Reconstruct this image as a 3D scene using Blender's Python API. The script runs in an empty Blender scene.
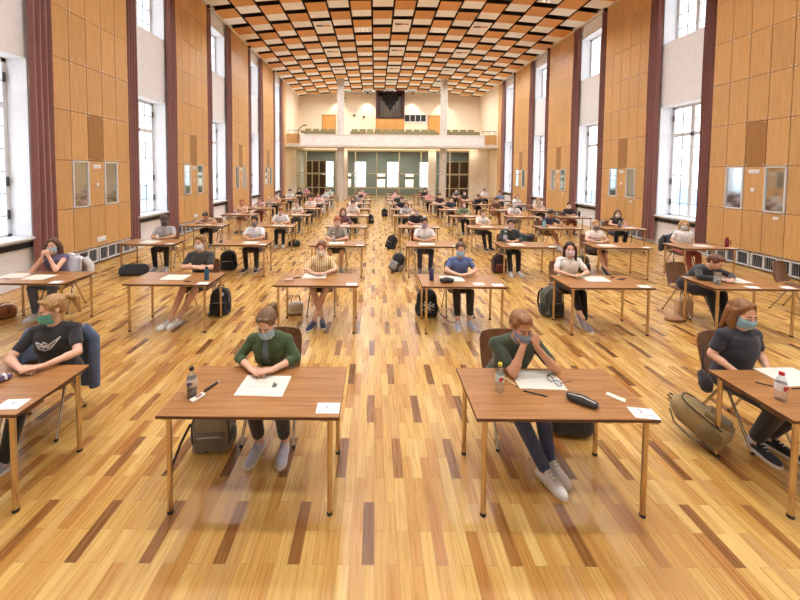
import bpy, bmesh, math, random
import numpy as np
from mathutils import Vector, Matrix, Euler
random.seed(7)
C = bpy.context.scene.collection
R = math.radians
PI = math.pi
SC = bpy.context.scene

# ------------------------------------------------------------------ materials
def nmat(name):
    m = bpy.data.materials.new(name); m.use_nodes = True
    nt = m.node_tree; b = nt.nodes['Principled BSDF']
    return m, nt, b
def lin(r, g, b):
    f = lambda c: (c/12.92 if c <= .04045 else ((c+.055)/1.055)**2.4)
    return (f(r/255), f(g/255), f(b/255), 1)
def node(nt, t, **kw):
    n = nt.nodes.new(t)
    for k, v in kw.items(): setattr(n, k, v)
    return n
def math_n(nt, op, a, b=None, c=None):
    n = node(nt, 'ShaderNodeMath', operation=op)
    for i, x in enumerate((a, b, c)):
        if x is None: continue
        if isinstance(x, (int, float)): n.inputs[i].default_value = x
        else: nt.links.new(x, n.inputs[i])
    return n.outputs[0]
def ramp(nt, fac, stops, interp='LINEAR'):
    n = node(nt, 'ShaderNodeValToRGB'); n.color_ramp.interpolation = interp
    el = n.color_ramp.elements
    while len(el) < len(stops): el.new(.5)
    for e, (p, c) in zip(el, stops): e.position = p; e.color = c
    nt.links.new(fac, n.inputs[0]); return n.outputs[0]
def mixc(nt, fac, a, b, mode='MIX'):
    n = node(nt, 'ShaderNodeMix', data_type='RGBA', blend_type=mode)
    for s, x in ((n.inputs[0], fac), (n.inputs[6], a), (n.inputs[7], b)):
        if isinstance(x, (int, float)): s.default_value = x
        elif isinstance(x, tuple): s.default_value = x
        else: nt.links.new(x, s)
    return n.outputs[2]
def objco(nt, scale=(1, 1, 1)):
    tc = node(nt, 'ShaderNodeTexCoord'); mp = node(nt, 'ShaderNodeMapping')
    mp.inputs['Scale'].default_value = scale
    nt.links.new(tc.outputs['Object'], mp.inputs[0]); return mp.outputs[0]
def noise(nt, vec, scale, detail=3, rough=.5):
    n = node(nt, 'ShaderNodeTexNoise'); n.inputs['Scale'].default_value = scale
    n.inputs['Detail'].default_value = detail; n.inputs['Roughness'].default_value = rough
    nt.links.new(vec, n.inputs['Vector']); return n.outputs[0]

def plain(name, col, rough=.6, metal=0, var=.12, nscale=8, bump=0, sheen=0, coat=0):
    m, nt, b = nmat(name)
    v = objco(nt); f = noise(nt, v, nscale)
    c1 = tuple(x*(1-var) for x in col[:3])+(1,); c2 = tuple(min(1, x*(1+var)) for x in col[:3])+(1,)
    nt.links.new(ramp(nt, f, [(.3, c1), (.7, c2)]), b.inputs['Base Color'])
    b.inputs['Roughness'].default_value = rough; b.inputs['Metallic'].default_value = metal
    if coat: b.inputs['Coat Weight'].default_value = coat
    if sheen: b.inputs['Sheen Weight'].default_value = sheen
    if bump:
        bp = node(nt, 'ShaderNodeBump'); bp.inputs['Strength'].default_value = bump
        nt.links.new(noise(nt, v, nscale*6), bp.inputs['Height']); nt.links.new(bp.outputs[0], b.inputs['Normal'])
    return m
def emit(name, col, s):
    m, nt, b = nmat(name)
    b.inputs['Base Color'].default_value = col
    b.inputs['Emission Color'].default_value = col; b.inputs['Emission Strength'].default_value = s
    return m
def wood(name, c1, c2, c3, scale=(1, 1, 1), rough=.35, island=0.0, coat=0):
    m, nt, b = nmat(name)
    v = objco(nt, scale)
    g = noise(nt, v, 3.0, 6, .6)
    col = ramp(nt, g, [(.25, c1), (.5, c2), (.75, c3)])
    if island:
        ge = node(nt, 'ShaderNodeNewGeometry')
        k = math_n(nt, 'MULTIPLY_ADD', ge.outputs['Random Per Island'], island, 1-island*.5)
        hsv = node(nt, 'ShaderNodeHueSaturation'); nt.links.new(k, hsv.inputs['Value']); nt.links.new(col, hsv.inputs['Color'])
        col = hsv.outputs[0]
    nt.links.new(col, b.inputs['Base Color'])
    b.inputs['Roughness'].default_value = rough
    if coat: b.inputs['Coat Weight'].default_value = coat; b.inputs['Coat Roughness'].default_value = .2
    return m

def floor_mat():
    m, nt, b = nmat('parquet')
    tc = node(nt, 'ShaderNodeTexCoord'); sp = node(nt, 'ShaderNodeSeparateXYZ')
    nt.links.new(tc.outputs['Object'], sp.inputs[0])
    u = math_n(nt, 'DIVIDE', math_n(nt, 'ADD', sp.outputs[0], .065+.0775*600), .0775)
    ci = math_n(nt, 'FLOOR', u); fu = math_n(nt, 'FRACT', u)
    off = math_n(nt, 'MULTIPLY', math_n(nt, 'MODULO', ci, 2.0), .5)
    t = math_n(nt, 'ADD', math_n(nt, 'DIVIDE', math_n(nt, 'ADD', sp.outputs[1], .413+.42*59), .42), off)
    j = math_n(nt, 'FLOOR', t); ft = math_n(nt, 'FRACT', t)
    cb = node(nt, 'ShaderNodeCombineXYZ'); nt.links.new(ci, cb.inputs[0]); nt.links.new(j, cb.inputs[1])
    wn = node(nt, 'ShaderNodeTexWhiteNoise', noise_dimensions='3D'); nt.links.new(cb.outputs[0], wn.inputs['Vector'])
    rnd = wn.outputs['Value']
    base = ramp(nt, rnd, [(0, lin(168, 112, 52)), (.13, lin(190, 139, 69)), (.42, lin(204, 159, 86)), (.8, lin(214, 174, 101)), (1, lin(225, 190, 121))])
    dark = ramp(nt, rnd, [(0, lin(112, 70, 32)), (.5, lin(138, 91, 43)), (1, lin(176, 123, 64))])
    m6 = math_n(nt, 'MODULO', ci, 6.0); j3 = math_n(nt, 'MODULO', math_n(nt, 'ADD', j, 1.0), 3.0)
    eq = lambda a, k: math_n(nt, 'COMPARE', a, float(k), .25)
    d1 = math_n(nt, 'MULTIPLY', eq(m6, 0), eq(j3, 0)); d2 = math_n(nt, 'MULTIPLY', eq(m6, 3), eq(j3, 2))
    dk = math_n(nt, 'MAXIMUM', d1, d2)
    rx = math_n(nt, 'GREATER_THAN', wn.outputs['Value'], .93)
    dk = math_n(nt, 'MAXIMUM', dk, math_n(nt, 'MULTIPLY', rx, .55))
    col = mixc(nt, dk, base, dark)
    # grain along y, per stave
    mp = node(nt, 'ShaderNodeMapping'); mp.inputs['Scale'].default_value = (55, 2.2, 1)
    nt.links.new(tc.outputs['Object'], mp.inputs[0])
    ad = node(nt, 'ShaderNodeVectorMath', operation='ADD'); nt.links.new(mp.outputs[0], ad.inputs[0])
    sc = node(nt, 'ShaderNodeVectorMath', operation='SCALE'); nt.links.new(cb.outputs[0], sc.inputs[0]); sc.inputs['Scale'].default_value = 7.3
    nt.links.new(sc.outputs[0], ad.inputs[1])
    g = noise(nt, ad.outputs[0], 1.0, 5, .6)
    col = mixc(nt, .38, col, ramp(nt, g, [(.3, (.45, .36, .28, 1)), (.62, (1, 1, 1, 1))]), 'MULTIPLY')
    # worn, darker areas with a shape of their own
    wv = noise(nt, objco(nt), .35, 4)
    col = mixc(nt, .35, col, ramp(nt, wv, [(.35, (.74, .66, .58, 1)), (.6, (1, 1, 1, 1))]), 'MULTIPLY')
    e1 = math_n(nt, 'LESS_THAN', fu, .03); e2 = math_n(nt, 'LESS_THAN', ft, .006)
    ed = math_n(nt, 'MAXIMUM', e1, e2)
    col = mixc(nt, math_n(nt, 'MULTIPLY', ed, .6), col, (.09, .045, .015, 1))
    nt.links.new(col, b.inputs['Base Color'])
    rr = math_n(nt, 'MULTIPLY_ADD', g, .14, .21)
    nt.links.new(rr, b.inputs['Roughness'])
    b.inputs['IOR'].default_value = 1.5
    bp = node(nt, 'ShaderNodeBump'); bp.inputs['Strength'].default_value = .08
    nt.links.new(math_n(nt, 'SUBTRACT', g, ed), bp.inputs['Height']); nt.links.new(bp.outputs[0], b.inputs['Normal'])
    return m

def thin_glass(name, tint, rough=.02, refl=1.0, milky=0):
    m, nt, b = nmat(name)
    out = nt.nodes['Material Output']
    tr = node(nt, 'ShaderNodeBsdfTransparent'); tr.inputs[0].default_value = tint
    gl = node(nt, 'ShaderNodeBsdfGlossy'); gl.inputs['Roughness'].default_value = rough
    fr = node(nt, 'ShaderNodeLayerWeight'); fr.inputs[0].default_value = .5
    mx = node(nt, 'ShaderNodeMixShader')
    if milky:
        df = node(nt, 'ShaderNodeBsdfDiffuse'); df.inputs[0].default_value = (.9, .93, .95, 1)
        m2 = node(nt, 'ShaderNodeMixShader'); m2.inputs[0].default_value = milky
        nt.links.new(tr.outputs[0], m2.inputs[1]); nt.links.new(df.outputs[0], m2.inputs[2]); tr = m2
    nt.links.new(math_n(nt, 'MULTIPLY_ADD', math_n(nt, 'POWER', fr.outputs['Facing'], 4.0), .5*refl, .035*refl), mx.inputs[0])
    nt.links.new(tr.outputs[0], mx.inputs[1]); nt.links.new(gl.outputs[0], mx.inputs[2])
    nt.links.new(mx.outputs[0], out.inputs[0]); nt.nodes.remove(b)
    return m
def stripes(name, c1, c2, period, frac):
    m, nt, b = nmat(name)
    tc = node(nt, 'ShaderNodeTexCoord'); sp = node(nt, 'ShaderNodeSeparateXYZ'); nt.links.new(tc.outputs['Object'], sp.inputs[0])
    f = math_n(nt, 'FRACT', math_n(nt, 'DIVIDE', math_n(nt, 'ADD', sp.outputs[0], 5), period))
    nt.links.new(mixc(nt, math_n(nt, 'LESS_THAN', f, frac), c1, c2), b.inputs['Base Color']); b.inputs['Roughness'].default_value = .8
    return m
def bands(name, zs, cols, rough=.7):
    m, nt, b = nmat(name)
    tc = node(nt, 'ShaderNodeTexCoord'); sp = node(nt, 'ShaderNodeSeparateXYZ'); nt.links.new(tc.outputs['Object'], sp.inputs[0])
    col = cols[0]
    for z, c in zip(zs, cols[1:]):
        col = mixc(nt, math_n(nt, 'GREATER_THAN', sp.outputs[2], z), col, c)
    nt.links.new(col, b.inputs['Base Color']); b.inputs['Roughness'].default_value = rough
    return m

M = {}
M['floor'] = floor_mat()
M['panel'] = wood('panel veneer', lin(196, 149, 92), lin(210, 165, 106), lin(220, 178, 122), (9, 9, .5), .38, .13)
M['panel_dark'] = wood('dark veneer', lin(154, 108, 56), lin(164, 118, 64), lin(172, 126, 72), (9, 9, .5), .4)
M['panel_back'] = plain('panel backing', lin(60, 36, 18), .8)
M['ceil_wood'] = wood('ceiling veneer', lin(206, 142, 70), lin(218, 156, 82), lin(228, 168, 96), (9, .6, 9), .5, .2)
M['ceil_cream'] = plain('ceiling cream board', lin(252, 251, 247), .7, var=.04)
M['ceil_dark'] = plain('ceiling void', lin(46, 24, 16), .9)
M['plaster'] = plain('cream plaster', lin(238, 232, 220), .85, var=.03)
M['plaster_white'] = plain('white plaster', lin(238, 240, 244), .8, var=.03)
M['plaster_warm'] = plain('warm plaster', lin(240, 222, 194), .85, var=.03)
M['marble'] = plain('pale stone', lin(250, 247, 241), .5, var=.06, nscale=3)
M['column'] = plain('grey stone column', lin(208, 202, 192), .45, var=.12, nscale=5)
M['curtain'] = plain('maroon curtain', lin(134, 84, 78), .65, sheen=.8, var=.08)
M['frame_white'] = plain('white paint', lin(222, 224, 226), .45, var=.03)
M['frame_grey'] = plain('grey paint', lin(150, 154, 160), .45, var=.04)
M['black'] = plain('black paint', lin(28, 27, 28), .5)
M['steel'] = plain('brushed steel', lin(196, 190, 180), .3, 1, var=.05)
M['leg'] = plain('bronze steel', lin(206, 186, 160), .2, 1, var=.06)
M['chrome'] = plain('chrome steel', lin(190, 182, 172), .18, 1, var=.04)
M['rubber'] = plain('dark rubber', lin(36, 30, 26), .7)
M['table'] = wood('walnut laminate', lin(132, 86, 46), lin(162, 112, 64), lin(182, 134, 84), (.7, 16, 6), .3)
M['table_edge'] = plain('dark edge band', lin(92, 56, 34), .5)
M['table_under'] = plain('underside board', lin(110, 78, 52), .6)
M['ply'] = wood('chair plywood', lin(98, 62, 40), lin(120, 80, 52), lin(136, 94, 64), (6, 1, 6), .4)
M['paper'] = plain('paper white', lin(222, 219, 207), .8, var=.02)
M['card'] = plain('card white', lin(232, 232, 230), .7, var=.02)
M['ink'] = plain('ink', lin(40, 40, 44), .7)
M['glass'] = thin_glass('clear bottle plastic', (.90, .93, .95, 1), refl=1.6, milky=.12)
M['teal_glass'] = thin_glass('partition glass', (.90, .95, .93, 1), refl=.7)
M['winpane'] = thin_glass('window pane', (.98, .99, 1, 1), refl=.35)
M['mirror'] = plain('mirror glass', lin(205, 212, 214), .06, 1, var=.03)
M['skin0'] = plain('skin fair', lin(226, 178, 152), .5, var=.05)
M['skin1'] = plain('skin tan', lin(206, 154, 122), .5, var=.05)
M['skin2'] = plain('skin warm', lin(190, 136, 104), .5, var=.05)
M['eye'] = plain('eye white', lin(236, 234, 230), .25, var=.01)
M['iris'] = plain('dark iris', lin(48, 34, 26), .3)
M['lip'] = plain('lip', lin(176, 104, 92), .5)
M['lamp'] = emit('lamp glow', (1, .95, .86, 1), 6)
M['emit_cove'] = emit('cove glow', (1, .84, .55, 1), 2.2)
M['board_glow'] = emit('noticeboard added glow', (1, .97, .9, 1), 1.2)  # added glow for the foyer noticeboards
M['foyer'] = plain('foyer grey green', lin(146, 156, 149), .7, var=.04)
M['door_dark'] = wood('dark door', lin(66, 44, 30), lin(80, 54, 36), lin(92, 64, 44), (8, 8, .6), .4)
M['door_wood'] = wood('honey door', lin(190, 134, 66), lin(204, 148, 76), lin(214, 160, 90), (8, 8, .6), .4)
M['cream_frame'] = plain('cream frame', lin(216, 206, 176), .5, var=.03)
M['pipe'] = plain('organ tin', lin(150, 142, 132), .35, .8)
M['organ_case'] = plain('organ case', lin(72, 34, 24), .5)
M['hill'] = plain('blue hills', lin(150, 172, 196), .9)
M['ground'] = plain('outside ground', lin(228, 234, 240), .9)
_fab = {}
def fab(r, g, b, rough=.85):
    k = (r, g, b)
    if k not in _fab: _fab[k] = plain('fabric %d %d %d' % k, lin(r, g, b), rough, var=.14, nscale=14, bump=.12, sheen=.2)
    return _fab[k]
_pl = {}
def pl(r, g, b, rough=.4):
    k = (r, g, b, rough)
    if k not in _pl: _pl[k] = plain('plastic %d %d %d' % k[:3], lin(r, g, b), rough, var=.04)
    return _pl[k]
_hr = {}
def hairm(r, g, b):
    k = (r, g, b)
    if k not in _hr:
        m, nt, bs = nmat('hair %d %d %d' % k)
        v = objco(nt, (30, 30, 3)); f = noise(nt, v, 3, 4)
        c = lin(r, g, b)
        nt.links.new(ramp(nt, f, [(.3, tuple(x*.55 for x in c[:3])+(1,)), (.7, tuple(min(1, x*1.35) for x in c[:3])+(1,))]), bs.inputs['Base Color'])
        bs.inputs['Roughness'].default_value = .45
        bp = node(nt, 'ShaderNodeBump'); bp.inputs['Strength'].default_value = .5; bp.inputs['Distance'].default_value = .01
        nt.links.new(f, bp.inputs['Height']); nt.links.new(bp.outputs[0], bs.inputs['Normal'])
        _hr[k] = m
    return _hr[k]

# ------------------------------------------------------------------ mesh builder
class MB:
    def __init__(s): s.bm = bmesh.new()
    def _set(s, faces, mat):
        for f in faces: f.material_index = mat
    def box(s, c, d, rot=None, bevel=0, mat=0, seg=2):
        r = bmesh.ops.create_cube(s.bm, size=1)
        vs = r['verts']
        mt = Matrix.Translation(c) @ (rot.to_matrix().to_4x4() if isinstance(rot, Euler) else (rot.to_4x4() if rot else Matrix())) @ Matrix.Diagonal((*d, 1))
        bmesh.ops.transform(s.bm, matrix=mt, verts=vs)
        fs = {f for v in vs for f in v.link_faces}
        s._set(fs, mat)
        if bevel:
            es = list({e for v in vs for e in v.link_edges})
            rb = bmesh.ops.bevel(s.bm, geom=es, offset=bevel, segments=seg, affect='EDGES', profile=.5)
            s._set(rb['faces'], mat)
        return s
    def rings(s, rings, cap=True, mat=0, closed=True):
        bm = s.bm; prev = None; first = None
        for ring in rings:
            vs = [bm.verts.new(p) for p in ring]
            if prev:
                n = len(vs)
                for i in range(n if closed else n-1):
                    f = bm.faces.new((prev[i], prev[(i+1) % n], vs[(i+1) % n], vs[i])); f.material_index = mat
            else: first = vs
            prev = vs
        if cap and closed:
            f = bm.faces.new(list(reversed(first))); f.material_index = mat
            f = bm.faces.new(prev); f.material_index = mat
        return s
    def tube(s, pts, rad, n=10, mat=0, cap=True, flat=None):
        pts = [Vector(p) for p in pts]
        if not hasattr(rad, '__len__'): rad = [rad]*len(pts)
        rs = []; u = None
        for i, p in enumerate(pts):
            a = pts[max(i-1, 0)]; b = pts[min(i+1, len(pts)-1)]
            t = (b-a).normalized()
            if u is None:
                u = t.orthogonal().normalized()
                if flat is not None: u = (Vector(flat) - t*Vector(flat).dot(t)).normalized()
            else: u = (u - t*u.dot(t)).normalized()
            w = t.cross(u)
            r = rad[i]; r1, r2 = (r if hasattr(r, '__len__') else (r, r))
            rs.append([p + u*math.cos(k*2*PI/n)*r1 + w*math.sin(k*2*PI/n)*r2 for k in range(n)])
        return s.rings(rs, cap, mat)
    def cap(s, a, b, ra, rb, n=12, mat=0):                       # tapered capsule
        a = Vector(a); b = Vector(b); d = (b-a)
        if d.length < 1e-6: return s.ell(a, (ra,)*3, mat=mat)
        t = d.normalized(); P = []; Q = []
        for k in range(1, 4):
            th = k*PI/8
            P.append((a - t*ra*math.cos(th), ra*math.sin(th))); Q.append((b + t*rb*math.cos(th), rb*math.sin(th)))
        seq = P + [(a, ra), (b, rb)] + Q[::-1]
        return s.tube([x[0] for x in seq], [x[1] for x in seq], n, mat)
    def ell(s, c, r, rot=None, n=14, mat=0):
        q = bmesh.ops.create_uvsphere(s.bm, u_segments=n, v_segments=max(6, n*2//3), radius=1)
        mt = Matrix.Translation(c) @ (rot.to_matrix().to_4x4() if isinstance(rot, Euler) else (rot.to_4x4() if rot else Matrix())) @ Matrix.Diagonal((*r, 1))
        bmesh.ops.transform(s.bm, matrix=mt, verts=q['verts'])
        s._set({f for v in q['verts'] for f in v.link_faces}, mat); return s
    def lathe(s, prof, c=(0, 0, 0), n=20, mat=0, cap=True):
        c = Vector(c)
        return s.rings([[c + Vector((r*math.cos(k*2*PI/n), r*math.sin(k*2*PI/n), z)) for k in range(n)] for r, z in prof], cap, mat)
    def quad(s, pts, mat=0):
        f = s.bm.faces.new([s.bm.verts.new(p) for p in pts]); f.material_index = mat; return s
    def sheet(s, fn, nu, nv, th=0, mat=0):
        bm = s.bm
        g = [[Vector(fn(i/nu, j/nv)) for j in range(nv+1)] for i in range(nu+1)]
        top = [[bm.verts.new(p) for p in r] for r in g]
        def fc(a, b, c, d): f = bm.faces.new((a, b, c, d)); f.material_index = mat
        for i in range(nu):
            for j in range(nv): fc(top[i][j], top[i+1][j], top[i+1][j+1], top[i][j+1])
        if th:
            bot = []
            for i in range(nu+1):
                row = []
                for j in range(nv+1):
                    du = g[min(i+1, nu)][j]-g[max(i-1, 0)][j]; dv = g[i][min(j+1, nv)]-g[i][max(j-1, 0)]
                    nn = du.cross(dv); nn = nn.normalized() if nn.length > 1e-9 else Vector((0, 0, 1))
                    row.append(bm.verts.new(g[i][j]-nn*th))
                bot.append(row)
            for i in range(nu):
                for j in range(nv): fc(bot[i][j], bot[i][j+1], bot[i+1][j+1], bot[i+1][j])
            for i in range(nu):
                fc(top[i][0], bot[i][0], bot[i+1][0], top[i+1][0]); fc(top[i][nv], top[i+1][nv], bot[i+1][nv], bot[i][nv])
            for j in range(nv):
                fc(top[0][j], top[0][j+1], bot[0][j+1], bot[0][j]); fc(top[nu][j], bot[nu][j], bot[nu][j+1], top[nu][j+1])
        return s
    def mesh(s, name, nslots=1, ang=40, smooth=True):
        bmesh.ops.recalc_face_normals(s.bm, faces=s.bm.faces)
        me = bpy.data.meshes.new(name); s.bm.to_mesh(me); s.bm.free()
        for i in range(nslots): me.materials.append(None)
        if smooth:
            me.polygons.foreach_set('use_smooth', [True]*len(me.polygons)); me.set_sharp_from_angle(angle=R(ang))
        return me

def fuse(mb, voxel, sm=4, name='m'):
    me = mb.mesh('tmp', 0, smooth=False)
    o = bpy.data.objects.new('tmp', me); C.objects.link(o)
    md = o.modifiers.new('r', 'REMESH'); md.mode = 'VOXEL'; md.voxel_size = voxel; md.use_smooth_shade = True
    if sm:
        s = o.modifiers.new('s', 'SMOOTH'); s.iterations = sm; s.factor = .5
    dg = bpy.context.evaluated_depsgraph_get(); dg.update()
    r = bpy.data.meshes.new_from_object(o.evaluated_get(dg), depsgraph=dg); r.name = name
    bpy.data.objects.remove(o); bpy.data.meshes.remove(me)
    return r

def obj(name, me, mats, parent=None, loc=None, rot=None):
    o = bpy.data.objects.new(name, me); C.objects.link(o)
    if not isinstance(mats, (list, tuple)): mats = [mats]
    while len(me.materials) < len(mats): me.materials.append(None)
    for i, m in enumerate(mats):
        o.material_slots[i].link = 'OBJECT'; o.material_slots[i].material = m
    if loc is not None: o.location = loc
    if rot is not None: o.rotation_euler = rot
    if parent: o.parent = parent
    return o
def bld(name, mb, mats, parent=None, loc=None, rot=None, ang=40):
    n = len(mats) if isinstance(mats, (list, tuple)) else 1
    return obj(name, mb.mesh(name, n, ang), mats, parent, loc, rot)
def empty(name, loc=(0, 0, 0), rz=0):
    o = bpy.data.objects.new(name, None); o.empty_display_size = .1; C.objects.link(o); o.location = loc; o.rotation_euler = (0, 0, rz); return o
def tag(o, label, cat, group=None, kind=None):
    o['label'] = label; o['category'] = cat
    if group: o['group'] = group
    if kind: o['kind'] = kind
    return o
def struct(o, label=None):
    o['kind'] = 'structure'
    if label: o['label'] = label
    return o
def kids(o): return [c for c in C.objects if c.parent == o]

# ------------------------------------------------------------------ the hall
XL, XR, XC = -7.2, 9.8, 1.3
PER, PW, Y0P = 4.93, 2.48, 7.95
YB, YG, YGL, YF = -3.5, 28.2, 31.0, 37.0        # wall behind, gallery front, glass screen, foyer end
ZC = lambda x: 9.95 - .5*((x-XC)/8.5)**2
near = lambda k: Y0P + PER*k
far = lambda k: near(k) + PW
ORD = {-2: 'hindmost', -1: 'nearest', 0: 'first', 1: 'second', 2: 'third', 3: 'fourth', 4: 'fifth', 5: 'sixth'}

fl = MB(); fl.box(((XL+XR)/2, (YB+YF)/2, -.05), (XR-XL+1.6, YF-YB+1, .1))
struct(bld('floor', fl, M['floor']), 'honey oak parquet floor with scattered dark staves')

def side_wall(s):
    Xw = XL if s < 0 else XR
    side = 'left' if s < 0 else 'right'
    X = lambda off: Xw + s*off
    w = MB()
    def wb(y0, y1, z0, z1, o0=.12, o1=.74, mat=0):
        w.box(((X(o0)+X(o1))/2, (y0+y1)/2, (z0+z1)/2), (o1-o0, y1-y0, z1-z0), mat=mat)
    wb(YB, near(-2), 0, 9.7)
    for k in range(-2, 5):
        wb(near(k), min(far(k), 28.6), 0, 9.7)
        if k == 4: break
        a, b = far(k), near(k+1); a1, b1 = a+.42, b-.42
        wb(a, a1, 0, 9.7); wb(b1, b, 0, 9.7)
        wb(a1, b1, 0, .98); wb(a1, b1, 4.75, 6.9); wb(a1, b1, 8.85, 9.7)
    wb(28.6, 34.2, 0, 9.7, .02, .74, 1); wb(34.2, YF+.4, 0, 4.6, .02, .74, 1)
    struct(bld('wall_'+side, w, [M['plaster_white'], M['plaster_warm']]), 'white plaster side wall with deep window bays')
    # windows
    n = 0
    for k in range(-2, 4):
        a, b = far(k)+.42, near(k+1)-.42
        n += 1
        for (z0, z1, kind) in ((.98, 4.75, 'tall lower'), (6.9, 8.85, 'high clerestory')):
            f = MB(); xo = X(.58)
            def bar(y, z, dy, dz, d=.06, mat=0): f.box((xo, y, z), (d, dy, dz), mat=mat)
            ym, zm = (a+b)/2, (z0+z1)/2
            t = .085
            bar(a+t/2, zm, t, z1-z0); bar(b-t/2, zm, t, z1-z0); bar(ym, z0+t/2, b-a, t); bar(ym, z1-t/2, b-a, t)
            bar(ym, zm, .13, z1-z0, .08)
            if kind[0] == 't': bar(ym, z0+(z1-z0)*.74, b-a, .12, .08)
            for q in (.25, .75): bar(a+(b-a)*q, zm, .02, z1-z0, .03, 1)
            nr = 8 if kind[0] == 't' else 4
            for q in range(1, nr): bar(ym, z0+(z1-z0)*q/nr, b-a, .02, .03, 1)
            o = bld('window_%d' % (n if s < 0 else n+6), f, [M['frame_white'], M['frame_grey']])
            struct(o, '%s window in the %s bay of the %s wall' % (kind, ORD[k], side))
            g = MB(); g.quad([(xo+s*.02, a+.02, z0+.02), (xo+s*.02, b-.02, z0+.02), (xo+s*.02, b-.02, z1-.02), (xo+s*.02, a+.02, z1-.02)])
            bld('pane', g, M['winpane'], o)
            h = MB()
            if kind[0] == 't':
                for yy in (a+.06, b-.06):
                    for zz in (z0+.5, z0+1.2, z1-.4): h.box((xo-s*.05, yy, zz), (.03, .03, .2))
                bld('hinge', h, M['black'], o)
                l = MB(); l.box((X(.3), ym, z0+.01), (.62, b-a+.1, .05), bevel=.008)
                bld('sill', l, M['frame_white'], o)
                l = MB(); l.box((X(.1), ym, z0-.13), (.05, b-a+.5, .11))
                bld('heating_slot', l, M['black'], o)
    # veneered wall panels
    zs = [.44, 1.51, 2.66, 3.82, 4.98, 6.14, 7.3, 8.46, 9.42]
    for k in range(-2, 5):
        y0, y1 = near(k), far(k)
        ncol = 5
        if k == 4: y1 = 28.6; ncol = 2
        cw = (y1-y0)/ncol
        root = empty('wall_panel', (Xw, (y0+y1)/2, 0)); struct(root, '%s tall veneered panel of the %s wall' % (ORD[k], side))
        root['label'] = '%s honey veneer wall panel along the %s window wall' % (ORD[k], side)
        bk = MB(); bk.box((s*.07, 0, (zs[0]+zs[-1])/2), (.08, y1-y0, zs[-1]-zs[0]))
        bld('backing', bk, M['panel_back'], root)
        bd = MB(); oy = -(y0+y1)/2
        for c in range(ncol):
            for r in range(8):
                mir = ncol == 5 and c in (1, 3) and r == 1
                if mir: continue
                ya, yb_ = y0+c*cw+.008, y0+(c+1)*cw-.008; za, zb = zs[r]+.006, zs[r+1]-.006
                mat = 0
                if ncol == 5 and c == 2 and r == 2: mat = 1
                bd.box((s*.015, (ya+yb_)/2+oy, (za+zb)/2), (.03, yb_-ya, zb-za), mat=mat)
                if k <= 1 and ncol == 5:
                    for yy in (ya+.035, yb_-.035):
                        for zz in (za+.035, zb-.035): bd.box((-s*.004, yy+oy, zz), (.01, .022, .022), mat=2)
        bld('boards', bd, [M['panel'], M['panel_dark'], M['card']], root)
        if ncol == 5:
            for c in (1, 3):
                yc = y0+(c+.5)*cw+oy; zc = (zs[1]+zs[2])/2
                fr = MB()
                for dy in (-1, 1): fr.box((s*.0, yc+dy*(cw/2-.025), zc), (.035, .035, zs[2]-zs[1]-.02))
                for dz in (-1, 1): fr.box((s*.0, yc, zc+dz*((zs[2]-zs[1])/2-.022)), (.035, cw-.03, .035))
                f = bld('mirror_frame', fr, M['frame_white'], root)
                g = MB(); g.box((s*.012, yc, zc), (.01, cw-.05, zs[2]-zs[1]-.06))
                bld('mirror', g, M['mirror'], f)
            p = MB(); p.box((-s*.006, oy+(y0+y1)/2, 2.52), (.014, .26, .11), bevel=.004); bld('label_plate', p, M['card'], root)
            p = MB(); p.box((-s*.01, oy+(y0+y1)/2, 2.05), (.03, .09, .09), bevel=.006); bld('switch_plate', p, M['card'], root)
            p = MB(); p.box((-s*.006, oy+(y0+y1)/2+(.1 if s < 0 else -.55), 1.38 if s > 0 else .62), (.014, .3 if s < 0 else .12, .13 if s < 0 else .07), bevel=.004); bld('socket_plate', p, M['card'], root)
            for h in (0, 1):
                ya = y0+.04+h*(y1-y0)/2; yb_ = ya+(y1-y0)/2-.08
                gr = MB(); ym = (ya+yb_)/2+oy
                gr.box((s*.06, ym, .24), (.06, yb_-ya, .32), mat=1)
                for zz in (.07, .40): gr.box((s*.02, ym, zz), (.05, yb_-ya, .03))
                for q in range(5): gr.box((s*.02, ya+oy+(yb_-ya)*q/4, .235), (.05, .03, .33))
                for q in range(1, 24): gr.box((s*.028, ya+oy+(yb_-ya)*q/24, .235), (.02, .008, .32), mat=2)
                bld('radiator_grille', gr, [M['frame_white'], M['black'], M['frame_grey']], root)
        else:
            gr = MB(); gr.box((s*.04, 0, .22), (.06, y1-y0, .43)); bld('plinth', gr, M['panel_back'], root)
    # curtains hang at both edges of every bay
    for k in range(-2, 4):
        for e, (yc, wd) in enumerate(((far(k)+.2, .44 if s < 0 else .34), (near(k+1)-.24, .52))):
            nf = 3.5
            def fn(u, v, wd=wd):
                z = 9.38 - v*9.25
                w = wd*(.82+.18*v)
                return (s*(-.05+(.05-.02*v)*math.sin(u*nf*2*PI+1+v*.6) + .012*math.sin(v*9+u*20)), (u-.5)*w, z)
            c = MB(); c.sheet(fn, 50, 14, .006)
            o = bld('curtain', c, M['curtain'], None, (X(.08 if e == 0 else .03), yc, 0), ang=80)
            tag(o, 'maroon floor-length curtain at %s edge of %s window bay, %s wall' % (('near', 'far')[e], ORD[k], side), 'curtain', 'maroon curtains along the side walls')
            r = MB(); r.tube([(s*-.05, -wd*.45, 9.40), (s*-.05, wd*.45, 9.40)], .02, 8); bld('curtain_rail', r, M['black'], o)
    # trim where the wall meets the ceiling, with small dark blocks over the panels
    t = MB(); t.box((X(-.02), (YB+33.7)/2, 9.50), (.12, 33.7-YB, .12))
    t.box((X(-.10), (YB+33.7)/2, 9.58), (.16, 33.7-YB, .05), mat=1)
    for k in range(-2, 4):
        t.box((X(-.04), far(k)+.05, 9.42), (.14, .14, .12), mat=1)
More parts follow.
